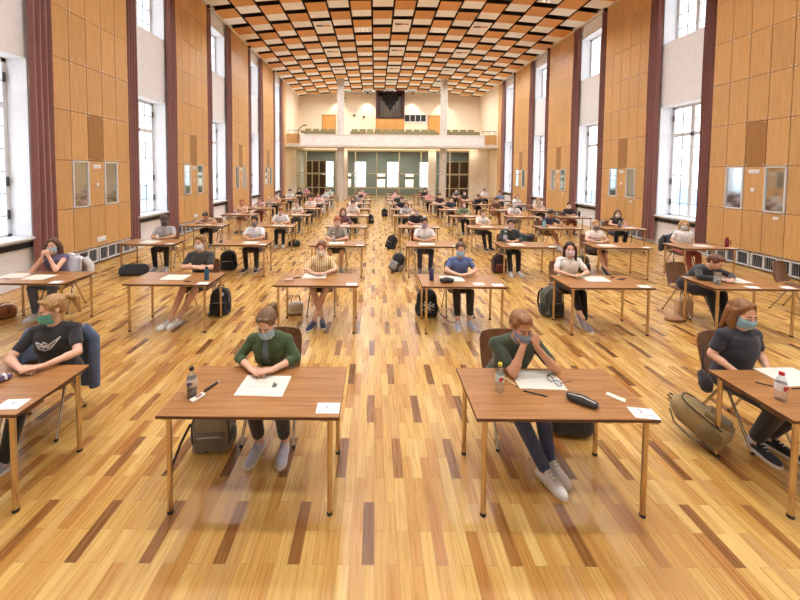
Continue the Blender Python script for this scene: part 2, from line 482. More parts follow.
    struct(bld('trim_%d' % (1 if s < 0 else 2), t, [M['plaster'], M['ceil_dark']]), 'cream ceiling edge trim along %s wall' % side)
side_wall(-1); side_wall(1)

w = MB(); w.box((XC, YB-.1, 4.9), (XR-XL+1.6, .2, 9.8)); struct(bld('wall_front', w, M['plaster']), 'cream wall behind the photographer')

# ceiling: dark void with a quilt of veneer and cream boards hung under it
ce = MB()
NX, PY = 17, 1.95
for i in range(24):
    x0 = XL-.8+i*(XR-XL+1.6)/24; x1 = XL-.8+(i+1)*(XR-XL+1.6)/24
    q = lambda x, y, dz: (x, y, ZC(x)+.22+dz)
    ce.rings([[q(x0, YB, 0), q(x1, YB, 0), q(x1, YB, .2), q(x0, YB, .2)], [q(x0, 34.2, 0), q(x1, 34.2, 0), q(x1, 34.2, .2), q(x0, 34.2, .2)]], True, 2)
lightc, ventc = [], []
YC0 = 15.4-.45
for i in range(-8, 9):
    x0, x1 = XC+i-.455, XC+i+.455
    ofs = (abs(i) % 2)*PY/2
    j = -10
    while True:
        ys = YC0 + j*PY + ofs - 1.0; j += 1
        if ys > 33.6: break
        if ys + PY < YB: continue
        lamp = i in (-6, -2, 2, 6) and (j % 2 == 1); vent = i in (-4, 0, 4) and (j % 2 == 1)
        def slab(ya, yb_, mat):
            ya = max(ya, YB); yb_ = min(yb_, 33.62)
            if yb_-ya < .05: return
            ce.rings([[(x0, y, ZC(x0)+.002), (x1, y, ZC(x1)+.002), (x1, y, ZC(x1)+.04), (x0, y, ZC(x0)+.04)] for y in (ya, yb_)], True, 2)  # board edges coloured dark too, painting shade into the gaps
            ce.quad([(x0, ya, ZC(x0)), (x0, yb_, ZC(x0)), (x1, yb_, ZC(x1)), (x1, ya, ZC(x1))], mat)
        if vent: slab(ys, ys+1.56, 1); ventc.append((XC+i, ys+.5))
        else: slab(ys, ys+.88, 0); slab(ys+.88, ys+1.56, 1)
        if lamp: lightc.append((XC+i, ys+1.23))
struct(bld('ceiling', ce, [M['ceil_wood'], M['ceil_cream'], M['ceil_dark']]), 'cambered ceiling quilted with veneer and cream boards')

_m = MB(); _m.lathe([(.055, .0), (.055, -.02), (.038, -.02), (.038, 0)], n=12); RING = _m.mesh('spot_ring', 1)
_m = MB(); _m.lathe([(.036, -.004), (.036, -.012)], n=12); LENS = _m.mesh('lamp_lens', 1)
for (x, y) in lightc:
    if y < -1 or y > 31: continue
    z = ZC(x)
    o = empty('ceiling_light', (x, y, z))
    for a in (-.22, 0, .22):
        for c in (-.14, .14):
            r_ = obj('spot_ring', RING, M['frame_white'], o, (a, c, 0)); obj('lamp_lens', LENS, M['lamp'], r_)
    ci = {-6: 'outer left', -2: 'inner left', 2: 'inner right', 6: 'outer right'}[round(x-XC)]
    ri = round((y-15.3)/3.9)+4
    tag(o, 'cluster of six downlights, %s line, %s from the viewer' % (ci, ['nearest', 'second', 'third', 'fourth', 'fifth', 'sixth', 'seventh', 'eighth', 'ninth'][max(0, min(8, ri))]), 'ceiling light', 'downlight clusters in the ceiling')
    ld = bpy.data.lights.new('downlight', 'AREA'); ld.shape = 'RECTANGLE'; ld.size = .6; ld.size_y = .5
    ld.energy = 110 if y < 21 else 190; ld.color = (.97, .98, 1); ld.spread = R(122 if y < 21 else 160)
    lo = bpy.data.objects.new('downlight_beam', ld); C.objects.link(lo); lo.parent = o; lo.location = (0, 0, -.03)
for (x, y) in ventc:
    if y < 9 or y > 33: continue
    z = ZC(x)
    v = MB(); v.box((0, 0, -.012), (.74, .46, .02), mat=0)
    v.box((-.17, 0, -.026), (.34, .16, .012), mat=1); v.box((.19, 0, -.026), (.34, .16, .012), mat=2)
    for q in range(6): v.box((-.32+q*.06, 0, -.034), (.012, .16, .008), mat=3)
    o = bld('ceiling_vent', v, [M['ceil_cream'], M['ceil_dark'], M['ceil_wood'], M['steel']], None, (x, y, z))
    tag(o, 'slotted air vent in cream ceiling board, %s line, row at %d metres' % ({-4: 'left', 0: 'middle', 4: 'right'}[round(x-XC)], round(y)), 'vent', 'air vents in the ceiling')

# ---------------------------------------------------- gallery, columns, foyer
w = MB()
w.box((XC, 34.0, 7.15), (XR-XL+.6, .5, 5.6))
struct(bld('wall_back', w, M['plaster_warm']), 'warm cream wall at the back of the gallery')
g = MB()
g.box((XC, (YG+33.8)/2+.1, 4.52), (XR-XL, 33.8-YG-.2, .26))
g.box((XC, 31.6, 4.95), (XR-XL, 1.6, .7)); g.box((XC, 29.9, 4.75), (XR-XL, 1.8, .36)); g.box((XC, 33.0, 4.95), (XR-XL, 1.6, 1.1))
struct(bld('slab_gallery', g, M['plaster']), 'gallery floor slab on two columns')
p = MB()
p.box((XC+.05, YG+.1, 4.9), (14.6, .2, .82)); p.box((XC+.05, YG+.1, 5.34), (14.7, .26, .05), bevel=.01)
p.box((XC+.05, YG+.08, 4.41), (14.7, .3, .08), bevel=.01)
struct(bld('parapet', p, M['marble']), 'pale stone gallery parapet across the hall')
for s, xw, nm in ((-1, XL, 'left'), (1, XR, 'right')):
    x_in = XC+.05+s*7.3
    q = MB(); q.box(((xw+x_in)/2, YG+.75, 4.93), (abs(xw-x_in), .12, 1.06)); q.box((x_in-s*.08, YG+.45, 4.93), (.16, .7, 1.06), mat=1)
    o = bld('fascia', q, [M['panel'], M['marble']]); struct(o, 'veneered fascia beside the parapet at %s wall' % nm)
    r = MB(); r.tube([(xw-s*.05, YG+.75, 5.75), (x_in, YG+.75, 5.75)], .02, 8)
    for u in (.1, .5, .95): r.tube([(xw+(x_in-xw)*u, YG+.75, 5.46), (xw+(x_in-xw)*u, YG+.75, 5.75)], .015, 6)
    o = bld('railing', r, M['black']); tag(o, 'thin dark railing above gallery fascia at the %s wall' % nm, 'railing')
for x, nm in ((-2.80, 'left of'), (5.48, 'right of')):
    c = MB(); c.lathe([(.285, 0), (.285, 10.0)], n=32)
    o = bld('column', c, M['column'], None, (x, 28.75, 0)); struct(o, 'round grey stone column %s the organ' % nm)

# glazed screen under the gallery
sc = MB()
X0g, X1g = -6.9, 8.2
muls = [-6.9, -6.0, -3.4, -2.4, -1.7, .15, 2.1, 4.0, 6.5, 8.2]
for x in muls: sc.box((x, YGL, 2.2), (.07, .1, 4.3))
for z in (.06, 1.02, 2.28, 4.28): sc.box(((X0g+X1g)/2, YGL, z), (X1g-X0g, .09, .07 if z > .5 else .12))
sc.box((-2.75, YGL+.02, 2.2), (.62, .3, 4.4), mat=1); sc.box((4.95, YGL+.02, 2.2), (.65, .3, 4.4), mat=1)
o = bld('partition_frame', sc, [M['cream_frame'], M['marble']]); struct(o, 'glazed foyer screen with slim cream mullions')
for i in range(len(muls)-1):
    a, b = muls[i]+.035, muls[i+1]-.035
    q = MB(); q.quad([(a, YGL, .1), (b, YGL, .1), (b, YGL, 4.25), (a, YGL, 4.25)])
    bld('pane', q, M['teal_glass'], o)
q = MB()
q.box((XL+.15, YGL, 2.2), (.34, .3, 4.4)); q.box((8.99, YGL, 2.2), (1.6, .3, 4.4))
struct(bld('wall_screen_end', q, M['marble']), 'pale stone wall ends beside the glazed screen')
# cove light under the gallery edge
q = MB(); q.box((XC, YGL-.25, 4.36), (15.0, .06, .04)); o = bld('cove_light', q, M['emit_cove']); tag(o, 'warm strip light along soffit above the glazed screen', 'light')
ld = bpy.data.lights.new('cove', 'AREA'); ld.shape = 'RECTANGLE'; ld.size = 15; ld.size_y = .2; ld.energy = 160; ld.color = (1, .86, .62)
lo = bpy.data.objects.new('cove_beam', ld); C.objects.link(lo); lo.parent = o; lo.location = (XC, YGL-.6, 4.3)

# foyer
w = MB()
xs = [-2.95, 0.45, 3.85, 7.25]                      # window centres in the outer foyer wall
ed = [XL-.7]
for x in (-4.9, -1.55, 1.85, 5.2): ed += [x-.62, x+.62]
ed.append(XR+.7)
fw = 0
for i in range(0, len(ed), 2): w.box(((ed[i]+ed[i+1])/2, YF, 2.3), (ed[i+1]-ed[i], .4, 4.6))
for i in range(1, len(ed)-1, 2):
    w.box(((ed[i]+ed[i+1])/2, YF, .4), (ed[i+1]-ed[i], .4, .8)); w.box(((ed[i]+ed[i+1])/2, YF, 4.05), (ed[i+1]-ed[i], .4, 1.1))
w.box((XC, 34.4, 4.6), (XR-XL, 5.4, .16)); 
struct(bld('wall_foyer', w, M['foyer']), 'grey green foyer wall behind the glass')
for i in range(1, len(ed)-1, 2):
    a, b = ed[i], ed[i+1]
    f = MB()
    for x in (a+.04, (a+b)/2, b-.04): f.box((x, YF-.1, 2.15), (.06, .07, 2.7))
    for z in (.84, 1.7, 3.46): f.box(((a+b)/2, YF-.1, z), (b-a, .07, .06))
    o = bld('window_%d' % (13+i//2), f, M['frame_white']); struct(o, 'bright foyer window %s behind the glazed screen' % ['farthest left', 'beside left column', 'under the organ', 'beside right column'][i//2])
    q = MB(); q.quad([(a, YF-.06, .8), (b, YF-.06, .8), (b, YF-.06, 3.5), (a, YF-.06, 3.5)]); bld('pane', q, M['winpane'], o)
for i, x in enumerate((-2.9, .62, 3.55)):
    q = MB()
    for z, h in ((1.25, .85), (2.1, .4)):
        q.box((x, YF-.24, z), (.9, .05, h), mat=0); q.box((x, YF-.27, z), (.82, .02, h-.08), mat=1)
    o = bld('glow_noticeboard', q, [M['cream_frame'], M['board_glow']])  # plain white noticeboards, their faces given an added glow
    tag(o, 'white added-glow noticeboard on foyer wall %s' % ['beside left column', 'below the organ', 'beside right column'][i], 'noticeboard', 'noticeboards with an added glow in the foyer')
for s, xa, xb in ((-1, -6.7, -4.75), (1, 6.3, 9.0)):
    yv = 34.2
    d = MB(); n = 3; wd = (xb-xa)
    for q in range(n+1): d.box((xa+wd*q/n, yv, 1.75), (.1, .14, 3.5))
    for z in (2.2, 3.45): d.box(((xa+xb)/2, yv, z), (wd, .14, .1))
    o = bld('door_%d' % (1 if s < 0 else 2), d, M['cream_frame']); struct(o, 'cream framed dark foyer doors %s' % ('at left' if s < 0 else 'at right'))
    for q in range(n):
        l = MB(); l.box((xa+wd*(q+.5)/n, yv+.02, 1.07), (wd/n-.12, .05, 2.1)); l.box((xa+wd*(q+.5)/n, yv+.02, 2.82), (wd/n-.12, .05, 1.15))
        lf = bld('door_leaf', l, M['door_dark'], o)
        h = MB(); h.box((xa+wd*(q+.85)/n, yv-.04, 1.1), (.03, .06, .3)); bld('handle', h, M['steel'], lf)

for i, x in enumerate((-4.5, -.2, 3.0, 7.2)):  # fill lamps added to brighten the dark foyer
    q = MB(); q.lathe([(.3, 0), (.3, -.06), (.26, -.08)], n=20)
    o = bld('foyer_fill_lamp', q, M['lamp'], None, (x, 34.6, 4.5)); tag(o, 'round added fill lamp in the foyer, %s from the left' % ['first', 'second', 'third', 'fourth'][i], 'ceiling light', 'round fill lamps added in the foyer')
    ld = bpy.data.lights.new('foyer_fill_light', 'AREA'); ld.shape = 'DISK'; ld.size = .7; ld.energy = 85; ld.color = (1, .98, .92)
    lo = bpy.data.objects.new('foyer_fill_beam', ld); C.objects.link(lo); lo.parent = o; lo.location = (0, 0, -.12)

# gallery back wall: organ, doors, small projection windows
og = empty('pipe_organ', (1.35, 33.66, 6.05))
tag(og, 'small pipe organ in dark niche above honey wood doors', 'organ')
q = MB()
q.box((-1.2, -.3, 2.55), (.26, .7, 2.5)); q.box((1.2, -.3, 2.55), (.26, .7, 2.5)); q.box((0, -.3, 3.74), (2.66, .7, .1))
bld('case', q, M['organ_case'], og)
q = MB(); q.box((0, -.02, 2.5), (2.3, .06, 2.4)); bld('niche_back', q, M['black'], og)
q = MB(); q.box((0, -.32, .38), (2.66, .66, 1.86)); bld('wood_front', q, M['door_wood'], og)
for x in (-.75, 0, .75):
    q = MB(); q.box((x, -.66, .62), (.7, .03, 1.12), bevel=.01); bld('cupboard_door', q, M['door_wood'], og)
q = MB(); q.box((0, -.36, 1.36), (2.7, .76, .08)); bld('sill_board', q, M['organ_case'], og)
for i in range(15):
    x = -.98+i*.14; hgt = .5+1.55*abs(i-7)/7*(1 if i % 2 else .9)
    q = MB(); q.lathe([(.02, 1.4), (.052, 1.5), (.052, 1.5+hgt), (.045, 1.5+hgt)], (x, -.36, 0), 10); bld('pipe', q, M['pipe'], og)
for i, (x, wd) in enumerate(((-4.4, 1.15), (5.75, 1.5))):
    d = MB(); d.box((0, 0, 1.08), (wd, .08, 2.16)); d.box((-wd/4, -.045, 1.05), (wd/2-.06, .02, 2.0), mat=0); d.box((wd/4, -.045, 1.05), (wd/2-.06, .02, 2.0))
    for sx in (-1, 1): d.box((sx*(wd/2+.04), -.02, 1.1), (.08, .12, 2.2), mat=1)
    d.box((0, -.02, 2.2), (wd+.16, .12, .08), mat=1)
    o = bld('door_%d' % (3+i), d, [M['door_wood'], M['panel_dark']], None, (x, 33.72, 5.52)); struct(o, 'honey double door on gallery %s' % ('left of left column' if i == 0 else 'behind right column'))
    h = MB(); h.box((.06, -.08, 1.05), (.02, .05, .14)); bld('handle', h, M['steel'], o)
bx = MB()
bx.box((0, 0, 0), (2.05, .06, .72))
o = bld('window_17', bx, M['frame_white'], None, (3.75, 33.72, 7.5)); struct(o, 'row of four dark projection room windows')
for q in range(4):
    pbx = MB(); pbx.box((-.76+q*.505, -.035, 0), (.44, .02, .6)); bld('pane', pbx, M['black'], o)
for i, (x, z) in enumerate(((-3.0, 9.3), (-2.0, 7.7), (-1.1, 7.55))):
    q = MB(); q.box((0, -.1, 0), (.22, .2, .16), bevel=.02); q.tube([(0, 0, 0), (0, .04, 0)], .03, 8)
    o = bld('wall_speaker', q, M['black'], None, (x, 33.7, z)); tag(o, 'small black fitting on gallery wall %s' % ['high behind left column', 'right of left column', 'between left column and organ'][i], 'wall fitting', 'small fittings on the gallery wall')
for i, x in enumerate((-3.5, -.75, 3.4, 6.3)):
    ld = bpy.data.lights.new('wallwash', 'SPOT'); ld.energy = 420; ld.spot_size = R(80); ld.spot_blend = .35; ld.color = (1, .87, .66); ld.shadow_soft_size = .08
    q = MB(); q.lathe([(.07, .12), (.09, 0), (.075, 0), (.06, .06)], n=14)
    o = bld('spotlight', q, M['black'], None, (x, 33.1, 9.62)); tag(o, 'spotlight washing gallery wall, %s from the left' % ['first', 'second', 'third', 'fourth'][i], 'spotlight', 'spotlights above the gallery')
    lo = bpy.data.objects.new('spot_beam', ld); C.objects.link(lo); lo.parent = o; lo.location = (0, 0, -.05); lo.rotation_euler = (R(3), 0, 0)

# gallery seats
def gal_seat(x, y, z, proto, rowname):
    if proto is None:
        o = empty('gallery_seat', (x, y, z))
        q = MB(); q.box((0, -.14, .62), (.56, .05, .5), rot=Euler((R(-8), 0, 0)), bevel=.02); bld('backrest', q, fab(128, 116, 78), o)
        q = MB(); q.box((0, .08, .42), (.5, .42, .07), bevel=.02); bld('seat', q, fab(128, 116, 78), o)
        for sx in (-1, 1):
            q = MB(); q.box((sx*.3, 0, .31), (.04, .4, .62), bevel=.01); bld('arm', q, M['door_dark'], o)
    else:
        o = proto.copy(); C.objects.link(o); o.location = (x, y, z)
        for c in proto.children:
            d = c.copy(); C.objects.link(d); d.parent = o
    tag(o, 'olive folding seat behind the gallery parapet, %s row' % rowname, 'seat', 'olive seats, %s gallery row' % rowname)
    return o
pr = None
for (y, z, nm) in ((29.75, 4.93, 'front'), (31.5, 5.30, 'rear')):
    for i in range(22):
        x = -5.9 + i*.68
        if abs(x+2.8) < .4 or abs(x-5.48) < .4: continue
        o = gal_seat(x, y, z, pr, nm); pr = pr or o
q = MB(); q.tube([(0, 0, 0), (0, 0, .9), (.15, 0, 1.15), (.5, 0, 1.35)], .03, 8); q.ell((.55, 0, 1.36), (.14, .06, .05))
o = bld('reading_lamp', q, M['black'], None, (-6.2, YG+.4, 4.75)); tag(o, 'dark bent stem lamp at left end of parapet', 'lamp')

# outside: pale ground and far hills seen through the foyer glass
q = MB(); q.box((0, 330, -6.0), (900, 560, .2)); struct(bld('ground_outside', q, M['ground']), 'pale ground beyond the foyer windows')
def hf(u, v):
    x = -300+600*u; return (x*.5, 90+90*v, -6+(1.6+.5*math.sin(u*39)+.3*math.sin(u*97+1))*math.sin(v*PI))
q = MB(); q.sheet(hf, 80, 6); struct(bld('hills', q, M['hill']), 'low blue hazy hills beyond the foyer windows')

# ------------------------------------------------------------------ furniture
TW, TD, TH = 1.28, .64, .745
def me_tabletop():
    m = MB(); m.box((0, 0, TH-.013), (TW, TD, .026), bevel=.003, seg=1)
    me = m.mesh('tabletop', 2)
    for p in me.polygons: p.material_index = 0 if p.normal.z > .7 else 1
    return me
def me_tleg():
    m = MB(); m.tube([(0, 0, .012), (0, 0, .68), (0, 0, .70)], [.0185, .0185, .0185], 16)
    m.lathe([(.014, 0), (.021, .002), (.021, .02), (.0185, .024)], n=16, mat=1); m.box((0, 0, .709), (.06, .05, .022), bevel=.006)
    return m.mesh('leg', 2)
def me_tframe():
    m = MB()
    for x in (-1, 1):
        m.tube([(x*(TW/2-.07), -TD/2+.05, .69), (x*(TW/2-.07), TD/2-.05, .69)], .013, 10)
        for y in (-.16, .12): m.box((x*(TW/2-.05), y, .703), (.07, .14, .03), bevel=.005, mat=1)
    for y in (-1, 1): m.box((0, y*(TD/2-.1), .70), (TW-.16, .022, .036), bevel=.004)
    return m.mesh('frame', 2)
MT = (me_tabletop(), me_tleg(), me_tframe())
def table(x, y, rz, label):
    o = empty('exam_table', (x, y, 0), rz); tag(o, label, 'table', 'exam tables in rows')
    obj('tabletop', MT[0], [M['table'], M['table_edge']], o)
    for sx in (-1, 1):
        for sy in (-1, 1): obj('leg', MT[1], [M['leg'], M['rubber']], o, (sx*(TW/2-.07), sy*(TD/2-.045), 0))
    obj('frame', MT[2], [M['chrome'], M['table_under']], o)
    return o

def me_chair():
    s = MB()
    def sf(u, v):
        x = (u-.5)*.42; t = v
        y = -.235+.44*t
        z = .452 - .03*max(0, (.18-t)/.18)**2*1.0 - .012*math.sin(t*PI) + .012*(2*u-1)**2
        k = 1-.10*max(0, (.2-t)/.2)**2
        return (x*k, y, z)
    s.sheet(sf, 12, 14, .013)
    b = MB()
    def bf(u, v):
        h = .36*v
        hw = .205*(1-.16*max(0, (v-.72)/.28)**2.2-.10*max(0, (.15-v)/.15)**2)
        x = (2*u-1)*hw
        y = .212 + .10*v + .012*math.sin(v*PI) - .035*(2*u-1)**2
        return (x, y, .485+h)
    b.sheet(bf, 12, 12, -.013)
    out = [s.mesh('seat', 1), b.mesh('backrest', 1)]
    f = MB()
    for sx in (-1, 1):
        f.tube([(sx*.175, -.18, .43), (sx*.19, .1, .43), (sx*.185, .2, .47), (sx*.165, .262, .66)], .0105, 8)
        f.box((sx*.195, 0, .425), (.03, .13, .03), bevel=.006)
    f.tube([(-.19, 0, .425), (.19, 0, .425)], .011, 8); f.tube([(-.18, .14, .43), (.18, .14, .43)], .0105, 8)
    out.append(f.mesh('frame', 1))
    for sy in (-1, 1):
        l = MB(); l.tube([(0, sy*.02, .43), (.012, sy*.05, .40), (.03, sy*.235, .035), (.032, sy*.25, .006)], [.0125, .0125, .012, .012], 10)
        l.ell((.032, sy*.25, .014), (.018, .018, .014), n=10, mat=1)
        out.append(l.mesh('leg', 2))
    return out
MCH = me_chair()
def chair(x, y, rz, label):
    o = empty('stacking_chair', (x, y, 0), rz); tag(o, label, 'chair', 'wooden shell chairs at the exam tables')
    obj('seat', MCH[0], M['ply'], o); obj('backrest', MCH[1], M['ply'], o); obj('frame', MCH[2], M['chrome'], o)
    for sx in (-1, 1):
        for k in (3, 4):
            l = obj('leg', MCH[k], [M['chrome'], M['rubber']], o, (sx*.2, 0, 0))
            if sx < 0: l.scale = (-1, 1, 1)
    return o

# ------------------------------------------------------------------ people
V = Vector
POSE = {
 'fold':  dict(lean=13, el=[(-.25, -.20, .80), (.25, -.20, .80)], wr=[(-.10, -.35, .785), (.09, -.37, .79)], hd=[(.85, -.45, -.05), (-.85, -.35, .06)], hn=[(0, 0, 1), (0, 0, 1)]),
 'write': dict(lean=17, el=[(-.25, -.24, .795), (.26, -.22, .795)], wr=[(-.13, -.43, .785), (.10, -.42, .79)], hd=[(.25, -.95, 0), (-.4, -.9, 0)], hn=[(0, 0, 1), (.35, 0, .9)]),
 'chin':  dict(lean=15, el=[(-.17, -.36, .785), (.17, -.36, .785)], wr=[(-.05, -.315, 1.0), (.05, -.315, 1.0)], hd=[(.28, .0, .95), (-.28, .0, .95)], hn=[(-.5, -.85, 0), (.5, -.85, 0)]),
 'face':  dict(lean=22, el=[(-.10, -.38, .785), (.28, -.34, .785)], wr=[(-.015, -.36, 1.0), (.10, -.37, .99)], hd=[(.18, .05, .95), (-.3, .05, .95)], hn=[(-.2, -.97, 0), (.4, -.9, 0)]),
 'lap':   dict(lean=2, el=[(-.235, .0, .765), (.235, .0, .765)], wr=[(-.13, -.19, .655), (.13, -.19, .655)], hd=[(.3, -.9, -.15), (-.3, -.9, -.15)], hn=[(-.2, 0, 1), (.2, 0, 1)]),
 'cross': dict(lean=5, el=[(-.235, -.15, .80), (.235, -.15, .80)], wr=[(.05, -.255, .825), (-.06, -.225, .84)], hd=[(.95, .2, .05), (-.95, .2, .05)], hn=[(0, -.7, .7), (0, -.7, .7)]),
 'slump': dict(lean=40, el=[(-.31, -.40, .79), (.31, -.40, .79)], wr=[(-.10, -.52, .785), (.10, -.56, .79)], hd=[(.8, -.5, 0), (-.8, -.5, 0)], hn=[(0, 0, 1), (0, 0, 1)]),
}
LEGS = {
 'apart': dict(kn=[(-.14, -.41, .525), (.14, -.41, .525)], an=[(-.13, -.36, .095), (.12, -.36, .095)], toe=[(-.18, -1), (.15, -1)]),
 'back':  dict(kn=[(-.11, -.41, .52), (.11, -.41, .52)], an=[(-.12, -.33, .095), (.10, -.36, .095)], toe=[(-.12, -1), (.10, -1)]),
 'fwd':   dict(kn=[(-.11, -.42, .51), (.11, -.42, .51)], an=[(-.11, -.56, .095), (.09, -.52, .095)], toe=[(-.15, -1), (.15, -1)]),
 'ankx':  dict(kn=[(-.10, -.42, .515), (.10, -.42, .515)], an=[(.07, -.53, .105), (-.05, -.60, .10)], toe=[(.25, -1), (-.35, -1)]),
 'over':  dict(kn=[(-.06, -.44, .585), (.09, -.41, .50)], an=[(-.02, -.60, .27), (.08, -.55, .095)], toe=[(.1, -1), (.12, -1)]),
 'tuck':  dict(kn=[(-.08, -.42, .52), (.14, -.41, .52)], an=[(.0, -.20, .095), (.17, -.15, .095)], toe=[(-.1, -1), (.25, -1)]),
 'ahead': dict(kn=[(-.07, -.41, .52), (.17, -.41, .52)], an=[(-.06, -.25, .095), (.16, -.25, .095)], toe=[(-.16, -1), (.06, -1)]),
 'aside': dict(kn=[(-.10, -.42, .52), (.13, -.41, .52)], an=[(.10, -.52, .10), (.19, -.43, .10)], toe=[(.35, -1), (.3, -1)]),
 'left':  dict(kn=[(-.28, -.36, .52), (-.06, -.42, .52)], an=[(-.38, -.42, .095), (-.15, -.45, .095)], toe=[(-.5, -1), (-.4, -1)]),
 'slant': dict(kn=[(-.10, -.42, .515), (.10, -.42, .515)], an=[(-.20, -.62, .105), (-.10, -.56, .10)], toe=[(-.5, -1), (-.3, -1)]),
}
def headmat(N, lean, hp, hy, ks):
    d = V((0, -math.sin(R(lean*.75+hp*.35)), math.cos(R(lean*.75+hp*.35))))
    Hd = N + d*(.165*ks)
    return Matrix.Translation(Hd) @ Matrix.Rotation(R(hy), 4, 'Z') @ Matrix.Rotation(R(hp+4), 4, 'X') @ Matrix.Scale(ks, 4), d
def skel(p):
    P = POSE[p['pose']]; f = p['fem']; ks = .95 if f else 1.0
    lean = P['lean'] + p.get('dl', 0)
    a = R(lean); up = V((0, -math.sin(a), math.cos(a)))
    PV = V((0, .02, .545)); L = .475 if f else .50
    N = PV + up*L
    sw = .15 if f else .178
    S = [N + V((-sw, 0, 0)) - up*.062, N + V((sw, 0, 0)) - up*.062]
    HM, nd = headmat(N, lean, p['hp'], p['hy'], ks)
    return dict(P=P, up=up, PV=PV, N=N, S=S, L=L, HM=HM, nd=nd, ks=ks, lg=LEGS[p['legs']], f=f)
def torso(m, s, inf, top=True):
    up, PV, f = s['up'], s['PV'], s['f']; fw = V((0, -up.z, up.y))  # forward-ish
    L = s['L']; k = .9 if f else 1
    rows = [(-.10, .13, .10), (-.05, .165 if f else .16, .125), (.05, .155*(.98 if f else 1), .118), (.15, .128*k+.004, .10), (.27, .148*k+.003, .118 if f else .115), (.36, .160*k+.003, .118), (.42, .15*k, .10), (L-.035, .115, .08), (L, .06, .055)]
    rg = []
    for h, a, b in rows:
        c = PV + up*h; a += inf; b += inf
        ax = V((1, 0, 0))
        rg.append([c + ax*(math.copysign(abs(math.cos(t))**.85, math.cos(t))*a) + fw*(math.copysign(abs(math.sin(t))**.9, math.sin(t))*b) for t in [q*2*PI/24 for q in range(24)]])
    m.rings(rg)
    if f:
        for sx in (-1, 1): m.ell(PV+up*.29+V((sx*.058, 0, 0))+fw*.062, (.070+inf*.7, .056+inf*.7, .072+inf*.7))
    for S in s['S']: m.cap(s['N']-up*.045, S, .060+inf*.8, .050+inf*.8)
def head(m, HM, ks):
    q = MB()
    q.ell((0, .012, .035), (.076, .094, .088), n=20); q.ell((0, -.028, -.025), (.061, .070, .082), n=18)
    q.ell((0, -.045, -.082), (.038, .045, .036)); q.ell((0, -.080, .031), (.046, .011, .010))
    q.cap((0, -.092, .012), (0, -.110, -.026), .009, .0145); q.ell((0, -.098, -.030), (.019, .014, .011))
    for sx in (-1, 1):
        q.ell((sx*.078, .012, -.004), (.010, .020, .031), Euler((R(-8), 0, sx*R(18)))); q.ell((sx*.04, -.062, -.022), (.024, .028, .024))
    q.ell((0, -.092, -.062), (.022, .012, .012))
    bmesh.ops.transform(q.bm, matrix=HM, verts=q.bm.verts)
    t = bpy.data.meshes.new('t'); q.bm.to_mesh(t); q.bm.free(); m.bm.from_mesh(t); bpy.data.meshes.remove(t)
def hand(mb, fb, w, d, n, side, curl, fr=1.0):
    d = V(d).normalized(); n = V(n); n = (n - d*n.dot(d)).normalized(); sd = d.cross(n).normalized()*side   # sd points to the thumb side
    w = V(w)
    for o, r in ((-.022, .015), (-.005, .016), (.014, .0155)): mb.cap(w+sd*o*.5, w+d*.082+sd*o*1.35, r, r*.92, 8)
    for k, (o, ln, r) in enumerate(((.030, .068, .0085), (.0105, .077, .009), (-.009, .072, .0085), (-.027, .056, .0075))):
        p0 = w+d*.066+sd*o*.8; dd = d; pts = [p0]
        for sgi, fr_ in enumerate((.36, .38, .30, .22)):
            a = R((0, curl*.8, curl, curl*.7)[sgi])
            dd = (dd*math.cos(a) - n*math.sin(a)).normalized() if sgi else dd
            nn = n
            pts.append(pts[-1]+(dd+sd*o*.8*(1 if sgi < 2 else .3)).normalized()*ln*fr_)
        fb.tube(pts, [r*1.05, r*1.05, r, r*.9, r*.55], 8)
    p0 = w+d*.022+sd*.020; t1 = (d*.65+sd*.75-n*.25).normalized(); t2 = (d*.95+sd*.25-n*.2).normalized()
    fb.tube([p0, p0+t1*.038, p0+t1*.038+t2*.030, p0+t1*.038+t2*.052], [.0135, .0115, .0105, .006], 8)
_mc = {}
